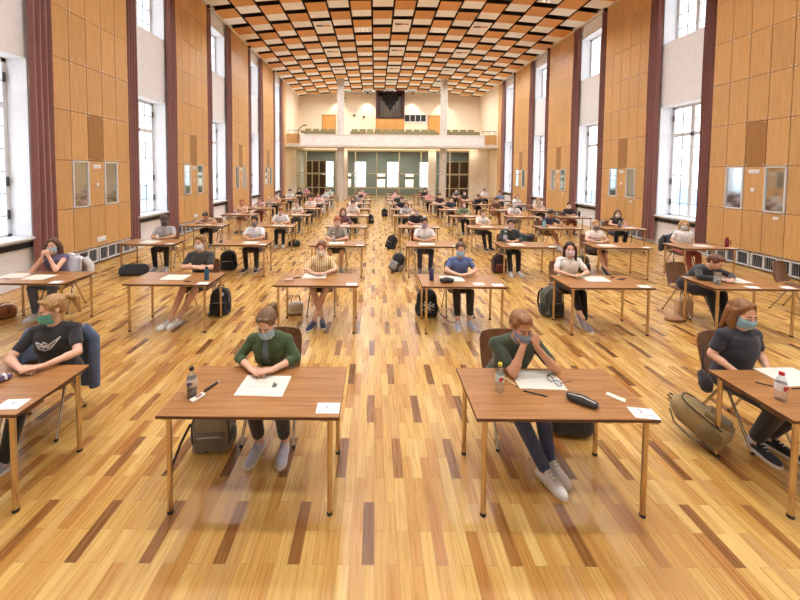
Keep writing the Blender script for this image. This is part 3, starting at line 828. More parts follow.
def body_mesh(p, vox):
    key = ('b', p['pose'], p['legs'], p['fem'], p['hp'], p['hy'], p.get('dl', 0), vox)
    if key in _mc: return _mc[key]
    s = skel(p); m = MB(); fb = MB()
    torso(m, s, 0)
    m.cap(s['N']-s['up']*.05, s['N']+s['nd']*.10, .058*s['ks'], .05*s['ks'])
    head(m, s['HM'], s['ks'])
    P = s['P']; kk = .9 if s['f'] else 1
    for i in (0, 1):
        S, E, W = s['S'][i], V(P['el'][i]), V(P['wr'][i])
        m.cap(S, E, .050*kk, .038*kk); m.cap(E, W, .039*kk, .026*kk)
        m.cap(E, E+(W-E)*.35, .038*kk, .041*kk)
        hand(m, fb, W, P["hd"][i], P["hn"][i], (-1 if i == 0 else 1), 18 if p['pose'] not in ('chin', 'face') else 55)
        K, A = V(s['lg']['kn'][i]), V(s['lg']['an'][i]); Hh = s['PV']+V(((-.09, .09)[i], 0, -.02))
        m.cap(Hh, K, .088, .058); m.cap(K, A, .056, .036); m.cap(K+(A-K)*.12, K+(A-K)*.45, .054, .054)
        t = V((*s['lg']['toe'][i], 0)).normalized()
        m.cap(A-V((0, 0, .02)), A+t*.12-V((0, 0, .055)), .038, .028)
    b = fuse(m, vox, 3 if vox < .01 else 2, 'person')
    # features and fingers join the same mesh
    bm = bmesh.new(); bm.from_mesh(b)
    for f in bm.faces: f.material_index = 0
    ft = MB()
    for sx in (-1, 1):
        ft.ell((sx*.031, -.0865, .003), (.0138, .0098, .0080), n=12, mat=1); ft.ell((sx*.031, -.0950, .003), (.0064, .0036, .0066), n=10, mat=2); ft.tube([(sx*.015, -.093, .006), (sx*.024, -.0965, .0105), (sx*.036, -.0965, .0105), (sx*.046, -.089, .006)], [.003, .0042, .0042, .003], 6, mat=0)
        ft.tube([(sx*.014, -.0975, .023), (sx*.032, -.096, .028), (sx*.05, -.083, .021)], [.0035, .0045, .003], 6, mat=2)
    ft.ell((0, -.1045, -.058), (.022, .007, .0045), mat=3); ft.ell((0, -.1035, -.066), (.018, .007, .005), mat=3)
    bmesh.ops.transform(ft.bm, matrix=s['HM'], verts=ft.bm.verts)
    for x in (ft, fb):
        t = bpy.data.meshes.new('t'); x.bm.to_mesh(t); x.bm.free(); bm.from_mesh(t); bpy.data.meshes.remove(t)
    bmesh.ops.recalc_face_normals(bm, faces=bm.faces)
    for i in range(4): b.materials.append(None)
    bm.to_mesh(b); bm.free()
    b.polygons.foreach_set('use_smooth', [True]*len(b.polygons))
    _mc[key] = b; return b
def shirt_mesh(p, vox):
    sl = p['sl']
    key = ('s', p['pose'], p['fem'], sl, p.get('dl', 0), vox)
    if key in _mc: return _mc[key]
    s = skel(p); m = MB(); torso(m, s, .014)
    P = s['P']; kk = .9 if s['f'] else 1
    for i in (0, 1):
        S, E, W = s['S'][i], V(P['el'][i]), V(P['wr'][i])
        if sl <= 0: continue
        a = min(sl, 1); e = S+(E-S)*a
        m.cap(S, e, .057*kk, (.056 if sl < 1 else .051)*kk)
        if sl > 1:
            w = E+(W-E)*(sl-1)*.92; m.cap(E, w, .051*kk, .040*kk); m.ell(w, (.045*kk,)*3)
    r = fuse(m, vox, 5, 'top'); _mc[key] = r; return r
def trouser_mesh(p, vox):
    ln = p['tl']
    key = ('t', p['pose'], p['legs'], p['fem'], ln, p.get('dl', 0), vox)
    if key in _mc: return _mc[key]
    s = skel(p); m = MB(); up, PV = s['up'], s['PV']
    m.cap(PV+V((-.08, 0, -.005)), PV+V((.08, 0, -.005)), .112, .112)
    m.ell(PV+V((0, -.0, .03)), (.178, .138, .10))
    for i in (0, 1):
        K, A = V(s['lg']['kn'][i]), V(s['lg']['an'][i]); Hh = PV+V(((-.09, .09)[i], 0, -.018))
        if ln <= 1: m.cap(Hh, Hh+(K-Hh)*ln, .100, .084)
        else:
            m.cap(Hh, K, .100, .071); e = K+(A-K)*min(1, ln-1); m.cap(K, e, .069, .052 if ln > 1.9 else .055)
    r = fuse(m, vox, 2, 'trousers'); _mc[key] = r; return r
def shoe_mesh():
    if 'shoe' in _mc: return _mc['shoe']
    m = MB(); L = .27
    prof = [(0, .028, .060), (.03, .034, .078), (.07, .036, .088), (.10, .036, .085), (.13, .037, .070), (.17, .042, .055), (.21, .043, .044), (.245, .034, .036), (.268, .015, .026)]
    rg = []
    for y, w, h in prof:
        rg.append([(math.copysign(abs(math.cos(t))**.7, math.cos(t))*w, -y, .02+h*max(0, math.sin(t))**.75 + min(0, math.sin(t))*.003) for t in [q*2*PI/16 for q in range(16)]])
    m.rings(rg)
    sg = []
    for y, w, h in [(-.006, .026, 0)]+prof+[(.274, .012, 0)]:
        w += .005
        sg.append([(w, -y, 0.0), (w, -y, .024), (-w, -y, .024), (-w, -y, 0.0)])
    m.rings(sg, mat=1)
    for q in range(4): m.tube([(-.02, -.12-q*.022, .098-q*.013), (0, -.122-q*.022, .104-q*.0135), (.02, -.12-q*.022, .098-q*.013)], .0035, 5, mat=2)
    _mc['shoe'] = m.mesh('shoe', 3, 50); return _mc['shoe']
def mask_mesh():
    if 'mask' in _mc: return _mc['mask']
    m = MB()
    def fn(u, v):
        a = (2*u-1)*R(72)
        pr_ = np.interp(v, [0, .25, .45, .75, 1], [.110, .124, .126, .118, .096])
        z = -.017 - .092*v + .013*math.cos(a)**4*(1-v) - (.012*(1-math.cos(a)))*(2*v-1)
        return (.073*math.sin(a)*(1-.06*v), -pr_*math.cos(a)*.93-.010+.002*math.sin(v*3*2*PI)*math.cos(a), z)
    m.sheet(fn, 20, 16, .003)
    for sx in (-1, 1):
        for z0 in (-.024, -.094):
            m.tube([(sx*.068, -.042, z0), (sx*.078, -.012, (z0*.5)-.006), (sx*.088, .014, .012 if z0 > -.05 else -.02)], .0018, 5)
    _mc['mask'] = m.mesh('face_mask', 1, 70); return _mc['mask']
def hair_mesh(st, vox):
    key = ('h', st, vox)
    if key in _mc: return _mc[key]
    m = MB()
    m.ell((0, .024, .042), (.0885, .100, .094), n=20); m.ell((0, .06, .0), (.078, .068, .085))
    for sx in (-1, 1): m.cap((sx*.075, -.02, .05), (sx*.079, -.012, .006), .014, .008)
    if st == 'short':
        m.ell((0, -.03, .108), (.062, .062, .034)); m.ell((0, -.055, .105), (.05, .03, .022), Euler((R(15), 0, R(15))))
    if st == 'crop': pass
    if st in ('long', 'curly', 'shoulder'):
        rr = .040 if st == 'curly' else .031
        for sx in (-1, 1):
            m.cap((sx*.028, -.045, .112), (sx*.078, -.012, .03), .016, .022)
            if st == 'long': m.cap((sx*.080, .0, .03), (sx*.088, -.012, -.11), .03, rr); m.cap((sx*.088, -.012, -.11), (sx*.080, -.085, -.265), rr, .020)
            else: m.cap((sx*.080, .0, .03), (sx*.090, .012, -.10), .03, rr); m.cap((sx*.090, .012, -.10), (sx*.096, -.012, -.215), rr, .018)
            m.cap((sx*.075, .05, .0), (sx*.085, .05, -.20), .04, .028)
            if st == 'curly': m.cap((sx*.105, .02, -.04), (sx*.125, .0, -.21), .035, .025)
        m.cap((0, .09, .02), (0, .115, -.24), .06, .035)
    if st in ('pony', 'bun'):
        for sx in (-1, 1): m.cap((sx*.02, -.060, .108), (sx*.08, .01, .05), .017, .02)
    if st == 'pony':
        m.ell((0, .128, .06), (.026, .026, .026)); m.cap((0, .135, .06), (.01, .185, .01), .026, .036); m.cap((.01, .185, .01), (.02, .18, -.15), .036, .014)
    if st == 'bun': m.ell((0, .075, .145), (.046, .044, .040)); m.ell((.02, .06, .17), (.02, .02, .02))
    r = fuse(m, vox, 3, 'hair'); _mc[key] = r; return r
def cap_mesh():
    m = MB()
    m.lathe([(.096, .035), (.098, .06), (.09, .10), (.065, .132), (.03, .146), (.002, .149)], n=24)
    bmesh.ops.transform(m.bm, matrix=Matrix.Translation((0, .012, .004)) @ Matrix.Diagonal((.97, 1.07, 1, 1)), verts=m.bm.verts)
    m.sheet(lambda u, v: (math.sin((2*u-1)*1.2)*.085*(1-.1*v), -.085-(.075*v)*math.cos((2*u-1)*1.2)+.05*(1-math.cos((2*u-1)*1.2)), .048-.02*v-.015*(2*u-1)**2), 12, 5, .004)
    return m.mesh('cap', 1)

def person(label, p, x, y, rz=0, vox=.012):
    s = skel(p)
    sk = M['skin%d' % p.get('skin', 0)]
    o = obj('person', body_mesh(p, vox), [sk, M['eye'], hairm(*[int(c*.6) for c in p['hc']]) if vox < .01 else M['iris'], M['lip']], None, (x, y, 0), (0, 0, rz))
    tag(o, label, 'person')
    o.material_slots[2].material = M['iris']
    top = p['topm'] if 'topm' in p else fab(*p['top'])
    obj('cardigan' if p.get('card') else 'top', shirt_mesh(p, vox), top, o)
    obj('shorts' if p['tl'] <= 1.2 else 'trousers', trouser_mesh(p, vox), fab(*p['tr']), o)
    HM = s['HM']
    def at(h, mat=HM): h.matrix_local = mat; return h
    if p.get('cap'): at(obj('cap', cap_mesh(), fab(*p['cap']), o))
    at(obj('hair', hair_mesh(p['hair'], max(vox*.8, .007)), hairm(*p['hc']), o))
    if p.get('mask'): at(obj('face_mask', mask_mesh(), fab(*p['mask']), o))
    for i in (0, 1):
        A = V(s['lg']['an'][i]); t = V((*s['lg']['toe'][i], 0)).normalized()
        pt = 0
        if A.z > .2: pt = -35
        rot = Matrix.Rotation(math.atan2(t.x, -t.y), 4, 'Z') @ Matrix.Rotation(R(-pt), 4, 'X')
        base = A - V((0, 0, .095)) - t*.05
        if A.z > .2: base = A - V((0, 0, .07)) - t*.06
        h = obj('shoe', shoe_mesh(), [fab(*p['sh']), pl(*p.get('sole', (225, 222, 216))), pl(*p.get('lace', (210, 210, 210)))], o)
        h.matrix_local = Matrix.Translation(base) @ rot
        if p.get('sock'):
            K = V(s['lg']['kn'][i]); q = MB(); q.tube([A+(K-A)*-.06, A+(K-A)*.28], [.047, .049], 12); bld('sock', q, fab(*p['sock']), o)
    return o

# ------------------------------------------------------------------ seats, tables and who sits where
COLX = dict(A=-5.27, B=-3.12, C=-.875, D=1.36, E=3.56, F=5.74, G=7.72)
ROWY = {1: 2.39, 2: 5.22, 3: 8.06, 4: 10.78, 5: 13.5, 6: 15.85, 7: 18.5, 8: 21.2, 9: 23.9, 10: 26.6}
ROWN = {1: 'front', 2: 'second', 3: 'third', 4: 'fourth', 5: 'fifth', 6: 'sixth', 7: 'seventh', 8: 'eighth', 9: 'ninth', 10: 'last'}
COLN = dict(A='first', B='second', C='third', D='fourth', E='fifth', F='sixth', G='seventh')
BR, BL, GI, DK, LB = (92, 64, 42), (176, 138, 88), (150, 74, 40), (46, 34, 28), (128, 94, 60)
WH, BK, NV, GY, BLU = (228, 228, 226), (36, 36, 40), (40, 44, 62), (150, 150, 148), (160, 196, 216)
TR, JN = (34, 34, 40), (56, 66, 92)
def PP(pose, legs, fem, hair, hc, top, sl, tr, tl, sh, mask=BLU, hp=8, hy=0, dl=0, skin=0, **k):
    return dict(pose=pose, legs=legs, fem=fem, hair=hair, hc=hc, top=top, sl=sl, tr=tr, tl=tl, sh=sh, mask=mask, hp=hp, hy=hy, dl=dl, skin=skin, **k)
stripe = stripes('yellow striped blouse', lin(232, 222, 196), lin(206, 160, 52), .036, .45)
fstripe = bands('pale top with stripes', [.76, .79, .82, .85], [lin(232, 226, 214), lin(120, 160, 130), lin(236, 230, 220), lin(196, 130, 170), lin(236, 230, 220)])
# key: (phrase, dict, x offset from the table centre, turn)
WHO = {
 'B1': ('woman in black tee with green mask and ponytail', PP('fold', 'left', 1, 'pony', BL, (38, 38, 42), .62, (26, 34, 36), 2, (150, 150, 158), (92, 166, 150), 12, -45, -6), 0.15, 16),
 'C1': ('woman in dark green cardigan with head bowed', PP('fold', 'ahead', 1, 'pony', (122, 92, 60), (64, 84, 48), 1.35, (44, 40, 44), 1.8, (176, 176, 196), BLU, 26, -4, 9, card=1), -0.06, 0),
 'D1': ('man in dark green tee with his face in his hands', PP('face', 'aside', 0, 'short', (150, 104, 66), (58, 68, 50), .66, (54, 66, 104), 2, (244, 246, 250), (120, 140, 168), 16, 2, 5, skin=1), -0.11, 2),
 'E1': ('woman in navy tee with long brown hair', PP('lap', 'tuck', 1, 'long', (138, 92, 52), (44, 46, 60), .62, (34, 36, 44), 1.9, (34, 34, 38), (150, 186, 206), 14, -4, 3, sock=(206, 208, 214)), -0.16, 2),
 'A2': ('woman with curly hair and chin on her hands', PP('chin', 'apart', 1, 'curly', (96, 64, 46), (108, 98, 132), .12, (92, 106, 136), 1.95, (214, 214, 220), (176, 204, 220), 4, 10, 0), -0.2, 10),
 'B2': ('man in charcoal tee with crossed arms', PP('cross', 'slant', 0, 'short', (146, 110, 66), (58, 58, 56), .66, (60, 58, 58), .85, (232, 232, 226), (224, 226, 230), 4, -4, 0, lace=(40, 40, 40)), 0.12, 0),
 'C2': ('woman in yellow striped blouse', PP('fold', 'ankx', 1, 'pony', (120, 76, 46), WH, .95, (70, 62, 56), .8, (58, 66, 92), (236, 230, 224), 6, -4, 4, topm=stripe), -.02, 0),
 'D2': ('woman in blue tee with hair tied up', PP('fold', 'fwd', 1, 'bun', (100, 78, 56), (92, 108, 156), .55, (62, 58, 56), 1.75, (200, 204, 222), (160, 196, 228), 8, -8, 3), .10, -2),
 'E2': ('woman in white tee with pink mask', PP('fold', 'over', 1, 'shoulder', (62, 40, 30), (232, 228, 220), .62, (30, 28, 32), 1.85, (150, 136, 146), (236, 206, 214), 0, -16, 0), -0.22, -8),
 'F2': ('slumped person in black behind the glass jar', PP('slump', 'fwd', 1, 'short', (108, 68, 46), (44, 46, 46), 1.9, (34, 34, 40), 2, (40, 40, 44), None, 30, 8), -0.25, 8),
 'A3': ('man in grey tee and dark baseball cap', PP('fold', 'apart', 0, 'crop', (60, 44, 36), (176, 176, 178), .62, (44, 44, 50), 2, (176, 186, 196), (70, 72, 78), 10, 24, 0, 1, cap=(84, 62, 62)), 0, 10),
 'B3': ('man in white tee with grey mask', PP('fold', 'apart', 0, 'short', (52, 40, 34), (226, 228, 234), .62, (40, 36, 40), 2, (46, 44, 44), (128, 130, 134), 4, 4, 0, 1), 0.12, 0),
 'C3': ('red-haired person in grey tee and black shorts', PP('fold', 'apart', 0, 'short', (176, 104, 66), (150, 144, 134), .62, (40, 38, 40), .9, (130, 130, 136), (214, 190, 176), 10, 14, 0), -.06, 0),
 'D3': ('man in white tee with lilac mask', PP('fold', 'apart', 0, 'short', (62, 52, 44), (232, 230, 226), .62, (60, 62, 84), 2, (120, 116, 112), (166, 160, 200), 8, 6, 0, 1), -0.12, 0),
 'E3': ('man in dark jacket with white sneakers', PP('fold', 'fwd', 0, 'short', (58, 42, 34), (52, 58, 58), 1.6, (38, 36, 40), 2, (226, 226, 226), (206, 186, 176), 14, -16, 4), -0.18, -2),
 'F3': ('person in pale striped top with dark mask', PP('fold', 'over', 1, 'pony', (186, 150, 104), WH, .4, (70, 62, 58), .9, (52, 40, 40), (108, 112, 122), 4, -16, 0, topm=fstripe), -0.2, -8),
 'G3': ('blond woman in white tee with rust trousers', PP('lap', 'fwd', 1, 'shoulder', (196, 160, 112), (230, 230, 230), .62, (168, 88, 74), 1.9, (216, 216, 220), (206, 212, 216), 4, -18, 4), 0.08, -12),
 'A4': ('person with head down on folded arms, fourth row', PP('slump', 'apart', 0, 'short', (76, 62, 50), (190, 158, 130), .5, TR, 2, (60, 58, 60), None, 34, 8, 6, 1), -.1, 0),
 'B4': ('brown-haired person in white tee, fourth row', PP('write', 'back', 0, 'short', (150, 98, 58), (234, 236, 246), .62, (44, 40, 48), 2, (214, 212, 214), (210, 200, 200), 22, 26, 4), .05, 6),
 'C4': ('long-haired woman behind the red-haired person, fourth row', PP('write', 'apart', 1, 'shoulder', (112, 78, 50), (120, 84, 84), 1.6, (96, 96, 96), 2, (140, 140, 140), (220, 200, 190), 14, 10, 0), -.16, 0),
 'D4': ('fair-haired man in black polo, fourth row', PP('fold', 'apart', 0, 'crop', (190, 160, 116), (42, 38, 40), .62, (150, 84, 66), 2, (90, 80, 80), (216, 206, 222), 14, 0, 2), 0, 0),
 'E4': ('person in white blouse and black trousers, fourth row', PP('write', 'fwd', 1, 'short', (148, 112, 76), (238, 232, 224), .7, (36, 34, 36), 2, (36, 34, 36), (224, 206, 196), 14, 10, 0), -.08, 12),
 'F4': ('person in navy top leaning low, fourth row', PP('slump', 'over', 0, 'short', (60, 50, 44), (52, 58, 78), .6, (110, 86, 70), .7, (226, 224, 222), None, 22, -12, -14, 2), -.12, 12),
 'G4': ('person in navy vest with white mask, fourth row', PP('fold', 'apart', 1, 'shoulder', (110, 80, 60), (44, 48, 62), .15, (44, 48, 68), 2, (60, 60, 70), (238, 238, 238), 8, -16, 4), .2, -8),
 'A5': ('ginger woman in beige top, fifth row', PP('fold', 'ankx', 1, 'pony', (170, 80, 44), (222, 188, 158), .2, (150, 96, 70), .9, (60, 60, 64), (196, 130, 96), 8, 10, 0), -.1, 6),
 'B5': ('person in pale tee behind brown-haired writer, fifth row', PP('write', 'apart', 1, 'short', (120, 86, 60), (214, 206, 200), .62, (110, 112, 118), 2, (90, 90, 94), (224, 216, 210), 10, 0, 0), .0, 0),
 'C5': ('person in white tee bent low, fifth row', PP('write', 'back', 0, 'short', (58, 46, 40), (226, 216, 210), .62, (50, 48, 50), 2, (70, 70, 72), (230, 226, 222), 20, 12, 2), 0, 0),
 'D5': ('person in pale grey top with brown hair, fifth row', PP('write', 'back', 1, 'shoulder', (140, 100, 62), (196, 194, 196), 1.6, (60, 58, 62), 2, (70, 70, 72), (224, 216, 230), 22, -8, 2), -.1, 0),
 'E5': ('auburn woman in green and white top, fifth row', PP('fold', 'fwd', 1, 'shoulder', (140, 76, 48), (120, 140, 108), 1.6, (40, 36, 38), 2, (44, 40, 40), (238, 238, 236), 4, 0, 0), .02, 0),
 'F5': ('person in white tee with grey cap, fifth row', PP('write', 'apart', 0, 'crop', (176, 168, 160), (232, 232, 234), .62, (190, 178, 170), 2, (150, 150, 150), (214, 216, 220), 10, 4, 0, cap=(204, 204, 206)), -.14, 0),
 'G5': ('person in black top and black headband, fifth row', PP('fold', 'apart', 1, 'pony', (36, 32, 34), (40, 40, 42), 1.5, (150, 80, 52), 2, (60, 60, 60), (238, 240, 240), 4, -14, 2), .12, -8),
 'A6': ('person in rose top bent over desk, sixth row', PP('slump', 'apart', 1, 'short', (120, 92, 84), (196, 160, 160), .6, (150, 70, 66), 2, (200, 200, 204), None, 24, 0, -14), -.1, 0),
 'B6': ('dark-haired person in white tee, sixth row', PP('fold', 'back', 0, 'short', (66, 44, 36), (238, 230, 226), .62, (40, 38, 40), 2, (40, 40, 40), (222, 150, 130), 10, 0, 2), .1, 0),
 'C6': ('woman in cream top hands to face, sixth row', PP('chin', 'back', 1, 'shoulder', (84, 56, 40), (226, 214, 204), .62, (60, 52, 50), 2, (80, 80, 80), (224, 180, 156), 10, -8, 0), -.15, 0),
 'D6': ('person in black top beside the aisle, sixth row', PP('write', 'back', 0, 'short', (70, 54, 42), (44, 42, 46), .62, (40, 38, 40), 2, (60, 60, 60), (216, 206, 200), 16, 0, 2), -.1, 0),
 'E6': ('person in navy tee with white mask, sixth row', PP('fold', 'back', 0, 'short', (56, 46, 40), (50, 56, 72), .62, (90, 60, 46), 2, (60, 60, 60), (240, 240, 240), 6, 0, 4), 0, 0),
 'F6': ('person in brown top with dark hair, sixth row', PP('write', 'over', 0, 'short', (66, 46, 38), (116, 84, 66), .62, (150, 110, 90), .8, (120, 70, 60), (226, 206, 196), 18, -6, 2, 2), -.06, 0),
 'G6': ('blurry sandy-haired person in beige, sixth row', PP('write', 'apart', 1, 'shoulder', (190, 156, 124), (222, 204, 186), .62, (70, 56, 52), 2, (90, 90, 90), (224, 206, 196), 14, -6, 0), -.06, 0),
 'A7': ('person in tan top, seventh row', PP('fold', 'back', 1, 'pony', DK, (206, 178, 150), .62, TR, 2, BK, (230, 226, 220)), -.1, 0),
 'B7': ('person in light pink tee, seventh row', PP('fold', 'back', 1, 'shoulder', LB, (226, 192, 192), .62, TR, 2, BK, (214, 150, 150)), .05, 0),
 'C7': ('person in grey top, seventh row', PP('write', 'back', 0, 'short', BR, GY, .62, TR, 2, BK, WH), -.1, 0),
 'D7': ('person in dark green top, seventh row', PP('write', 'back', 0, 'short', BR, (58, 66, 56), .62, TR, 2, BK, WH), -.1, 0),
 'E7': ('person in maroon and black top, seventh row', PP('write', 'back', 0, 'short', DK, (74, 48, 52), .62, TR, 2, BK, (224, 190, 190)), -.05, 0),
 'F7': ('person in black hoodie, seventh row', PP('slump', 'back', 0, 'short', DK, (42, 40, 44), 1.9, TR, 2, BK, None, 20, 0, -16), -.15, 0),
 'G7': ('person in white tee with fair hair, seventh row', PP('fold', 'back', 1, 'shoulder', BL, (236, 230, 226), .62, TR, 2, BK, WH), .0, 0),
 'A8': ('dark-haired person in white tee, eighth row', PP('fold', 'back', 0, 'short', DK, WH, .62, TR, 2, BK, WH), .0, 0),
 'B8': ('person in pale blue tee, eighth row', PP('fold', 'back', 1, 'pony', BR, (196, 206, 220), .62, TR, 2, BK, WH), .05, 0),
 'C8': ('person in charcoal tee, eighth row', PP('write', 'back', 0, 'short', BR, (70, 70, 74), .62, TR, 2, BK, WH), -.1, 0),
 'D8': ('ginger person in pink tee, eighth row', PP('fold', 'back', 1, 'pony', GI, (228, 186, 180), .62, TR, 2, BK, WH), -.1, 0),
 'E8': ('shaven-headed person in pink tee, eighth row', PP('fold', 'back', 0, 'crop', (210, 170, 150), (226, 170, 166), .62, TR, 2, BK, WH), -.2, 0),
 'F8': ('person in dark brown top, eighth row', PP('write', 'back', 0, 'short', DK, (74, 56, 50), .62, TR, 2, BK, WH), -.2, 0),
 'G8': ('dark-haired person in blue shirt, eighth row', PP('fold', 'back', 0, 'short', DK, (124, 148, 178), 1.5, TR, 2, BK, (200, 214, 230)), .0, 0),
 'A9': ('person in black top with white mask, ninth row', PP('fold', 'back', 1, 'shoulder', DK, BK, 1.5, TR, 2, BK, WH), .0, 0),
 'B9': ('dark-haired person in mint shirt, ninth row', PP('fold', 'back', 0, 'short', DK, (200, 222, 214), .62, TR, 2, BK, WH), .0, 0),
 'C9': ('person in pink blouse below the organ, ninth row', PP('fold', 'back', 1, 'pony', BR, (226, 180, 176), .62, TR, 2, BK, WH), .0, 0),
 'E9': ('person in black beside right column, ninth row', PP('fold', 'back', 0, 'short', DK, BK, 1.5, TR, 2, BK, WH), -.1, 0),
 'F9': ('person in slate top, ninth row', PP('write', 'back', 0, 'short', BR, (96, 104, 118), .62, TR, 2, BK, WH), -.1, 0),
 'G9': ('dark-haired person in white shirt, ninth row', PP('fold', 'back', 0, 'short', DK, WH, .62, TR, 2, BK, WH), -.1, 0),
 'A10': ('person in pink top by the glazed screen', PP('fold', 'back', 1, 'pony', DK, (210, 150, 170), .62, TR, 2, BK, WH), .0, 0),
}
paper_me = MB(); paper_me.box((0, 0, .001), (.37, .27, .002)); paper_me = paper_me.mesh('p', 1)
card_me = MB(); card_me.box((0, 0, .0008), (.165, .115, .0016)); card_me = card_me.mesh('c', 1)
def paper(x, y, z, rz, lab, grp='white exam sheets on the tables'):
    o = obj('exam_sheet', paper_me, M['paper'], None, (x, y, z), (0, 0, rz)); tag(o, lab, 'paper', grp); return o
def card(x, y, z, rz, lab):
    o = obj('seat_card', card_me, M['card'], None, (x, y, z), (0, 0, rz)); tag(o, lab, 'card', 'white seat cards on the tables'); return o
def text(parent, s, size, loc, rz=0, mat='ink'):
    cu = bpy.data.curves.new('t', 'FONT'); cu.body = s; cu.size = size; cu.extrude = .0002; cu.align_x = 'CENTER'; cu.align_y = 'CENTER'
    t = bpy.data.objects.new('t', cu); C.objects.link(t)
    dg = bpy.context.evaluated_depsgraph_get(); dg.update()
    me = bpy.data.meshes.new_from_object(t.evaluated_get(dg), depsgraph=dg)
    bpy.data.objects.remove(t); me.materials.clear()
    return obj('lettering', me, M[mat], parent, loc, (0, 0, rz))
CHX = {'D1': (.05, .0, 4), 'B1': (-.17, -.02, 0), 'E1': (.10, .0, 8)}
SPECIAL = ('B1', 'C1', 'D1', 'E1', 'A2', 'B2', 'C2', 'D2', 'E2', 'F2')
for r in range(1, 11):
    for c in 'ABCDEFG':
        if r == 1 and c in 'AFG': continue
        k = c+str(r)
        if r == 10 and c in 'BFG': continue
        yf = ROWY[r]; tx = COLX[c]; yc = yf+TD/2; yb_ = yf+TD
        jz = R(random.uniform(-.5, .5)) if r > 1 else 0
        who = WHO.get(k)
        if k == 'G2':
            chair(7.55, 6.25, R(20), 'wooden shell chair by the wall at far end of second row'); continue
        if who: tn = 'of the '+who[0]; cn = 'under the '+who[0]
        else: tn = 'with nobody seated, %s row, %s from the left wall' % (ROWN[r], COLN[c]); cn = 'empty, %s row, %s from the left wall' % (ROWN[r], COLN[c])
        table(tx, yc, jz, 'brown exam table '+tn)
        dx = who[2] if who else 0; rz = R(who[3]) if who else 0
        hip = yb_+.235
        cx_ = tx+dx
        ch_ = CHX.get(k, (0, 0, 0)); chair(cx_+ch_[0], hip+.02+ch_[1], rz+R(ch_[2]), 'wooden shell chair '+cn)
        if who:
            vox = .0075 if r == 1 else (.009 if r == 2 else (.012 if r <= 4 else .015))
            ph = who[0]
            person(ph[0].upper()+ph[1:]+', seated at an exam table' if len(ph.split()) < 11 else ph, who[1], cx_, hip, rz, vox)
        if k not in SPECIAL and r <= 9:
            paper(tx+dx+random.uniform(-.05, .1), yb_-.33+random.uniform(-.04, .04), TH, R(random.uniform(-8, 8)), 'white exam sheet on table '+tn.replace('of the','of'))
        if k not in SPECIAL and r <= 5:
            card(tx+.53, yf+.075, TH, R(random.uniform(-4, 4)), 'white seat card on table '+tn.replace('of the','of'))

# ------------------------------------------------------------------ things on the tables
def bottle(x, y, z, h, r, label, liquid=None, level=.5, band=None, cap=(40, 40, 40), full=True):
    k = h/.22
    prof = [(r*.86, 0), (r, .012), (r, .60*h), (r*.86, .70*h), (r*.42, .88*h), (r*.40, .93*h)]
    m = MB(); m.lathe(prof, n=20); o = bld('drink_bottle', m, M['glass'], None, (x, y, z)); tag(o, label, 'bottle')
    if liquid:
        m = MB(); m.lathe([(r*.78, .005), (r*.90, .014), (r*.90, level*h), (0.001, level*h)], n=18); bld('drink', m, pl(*liquid, .15), o)
    if band:
        m = MB(); z0, z1 = .36*h, .62*h
        m.lathe([(r*1.01, z0), (r*1.03, z0+.002), (r*1.03, z1), (r*1.0, z1+.002)], n=22, cap=False); b = bld('label', m, pl(*band), o)
        m = MB(); m.box((0, -r*1.035, .51*h), (r*1.0, .004, .08*h)); m.box((-r*.2, -r*1.035, .43*h), (r*.6, .004, .05*h)); bld('label_mark', m, pl(*((70, 74, 110) if liquid else (190, 40, 60))), b)
    m = MB(); m.lathe([(r*.46, .90*h), (r*.48, .91*h), (r*.48, .995*h), (r*.42, h)], n=16)
    bld('cap', m, pl(*cap), o)
    return o
def flask(x, y, z, h, r, col, cap, label, loop=True, cat='bottle', name='drink_flask'):
    m = MB(); m.lathe([(r*.9, 0), (r, .01), (r, .72*h), (r*.8, .80*h), (r*.55, .84*h)], n=20)
    o = bld(name, m, pl(*col, .3), None, (x, y, z)); tag(o, label, cat)
    m = MB(); m.lathe([(r*.62, .83*h), (r*.64, .85*h), (r*.6, .95*h), (r*.5, .96*h)], n=16); c = bld('cap', m, pl(*cap), o)
    if loop:
        m = MB(); m.tube([(-.016, 0, .94*h), (-.014, 0, h), (.014, 0, h), (.016, 0, .94*h)], .004, 6); bld('loop', m, pl(*cap), c)
    return o
def pen(p, q, z, col, label, r=.0045, tip=(30, 30, 30), name='pen'):
    a, b = V((*p, z+r)), V((*q, z+r)); L = (b-a).length; c = (a+b)/2; d = (b-a)
    o = empty(name, (c.x, c.y, z), math.atan2(d.y, d.x)); tag(o, label, 'pen')
    m = MB(); m.tube([(-L/2, 0, r), (L*.36, 0, r)], r, 8); bld('barrel', m, pl(*col), o)
    m = MB(); m.tube([(L*.36, 0, r), (L/2, 0, r)], [r, r*.2], 8); bld('tip', m, pl(*tip), o)
    return o
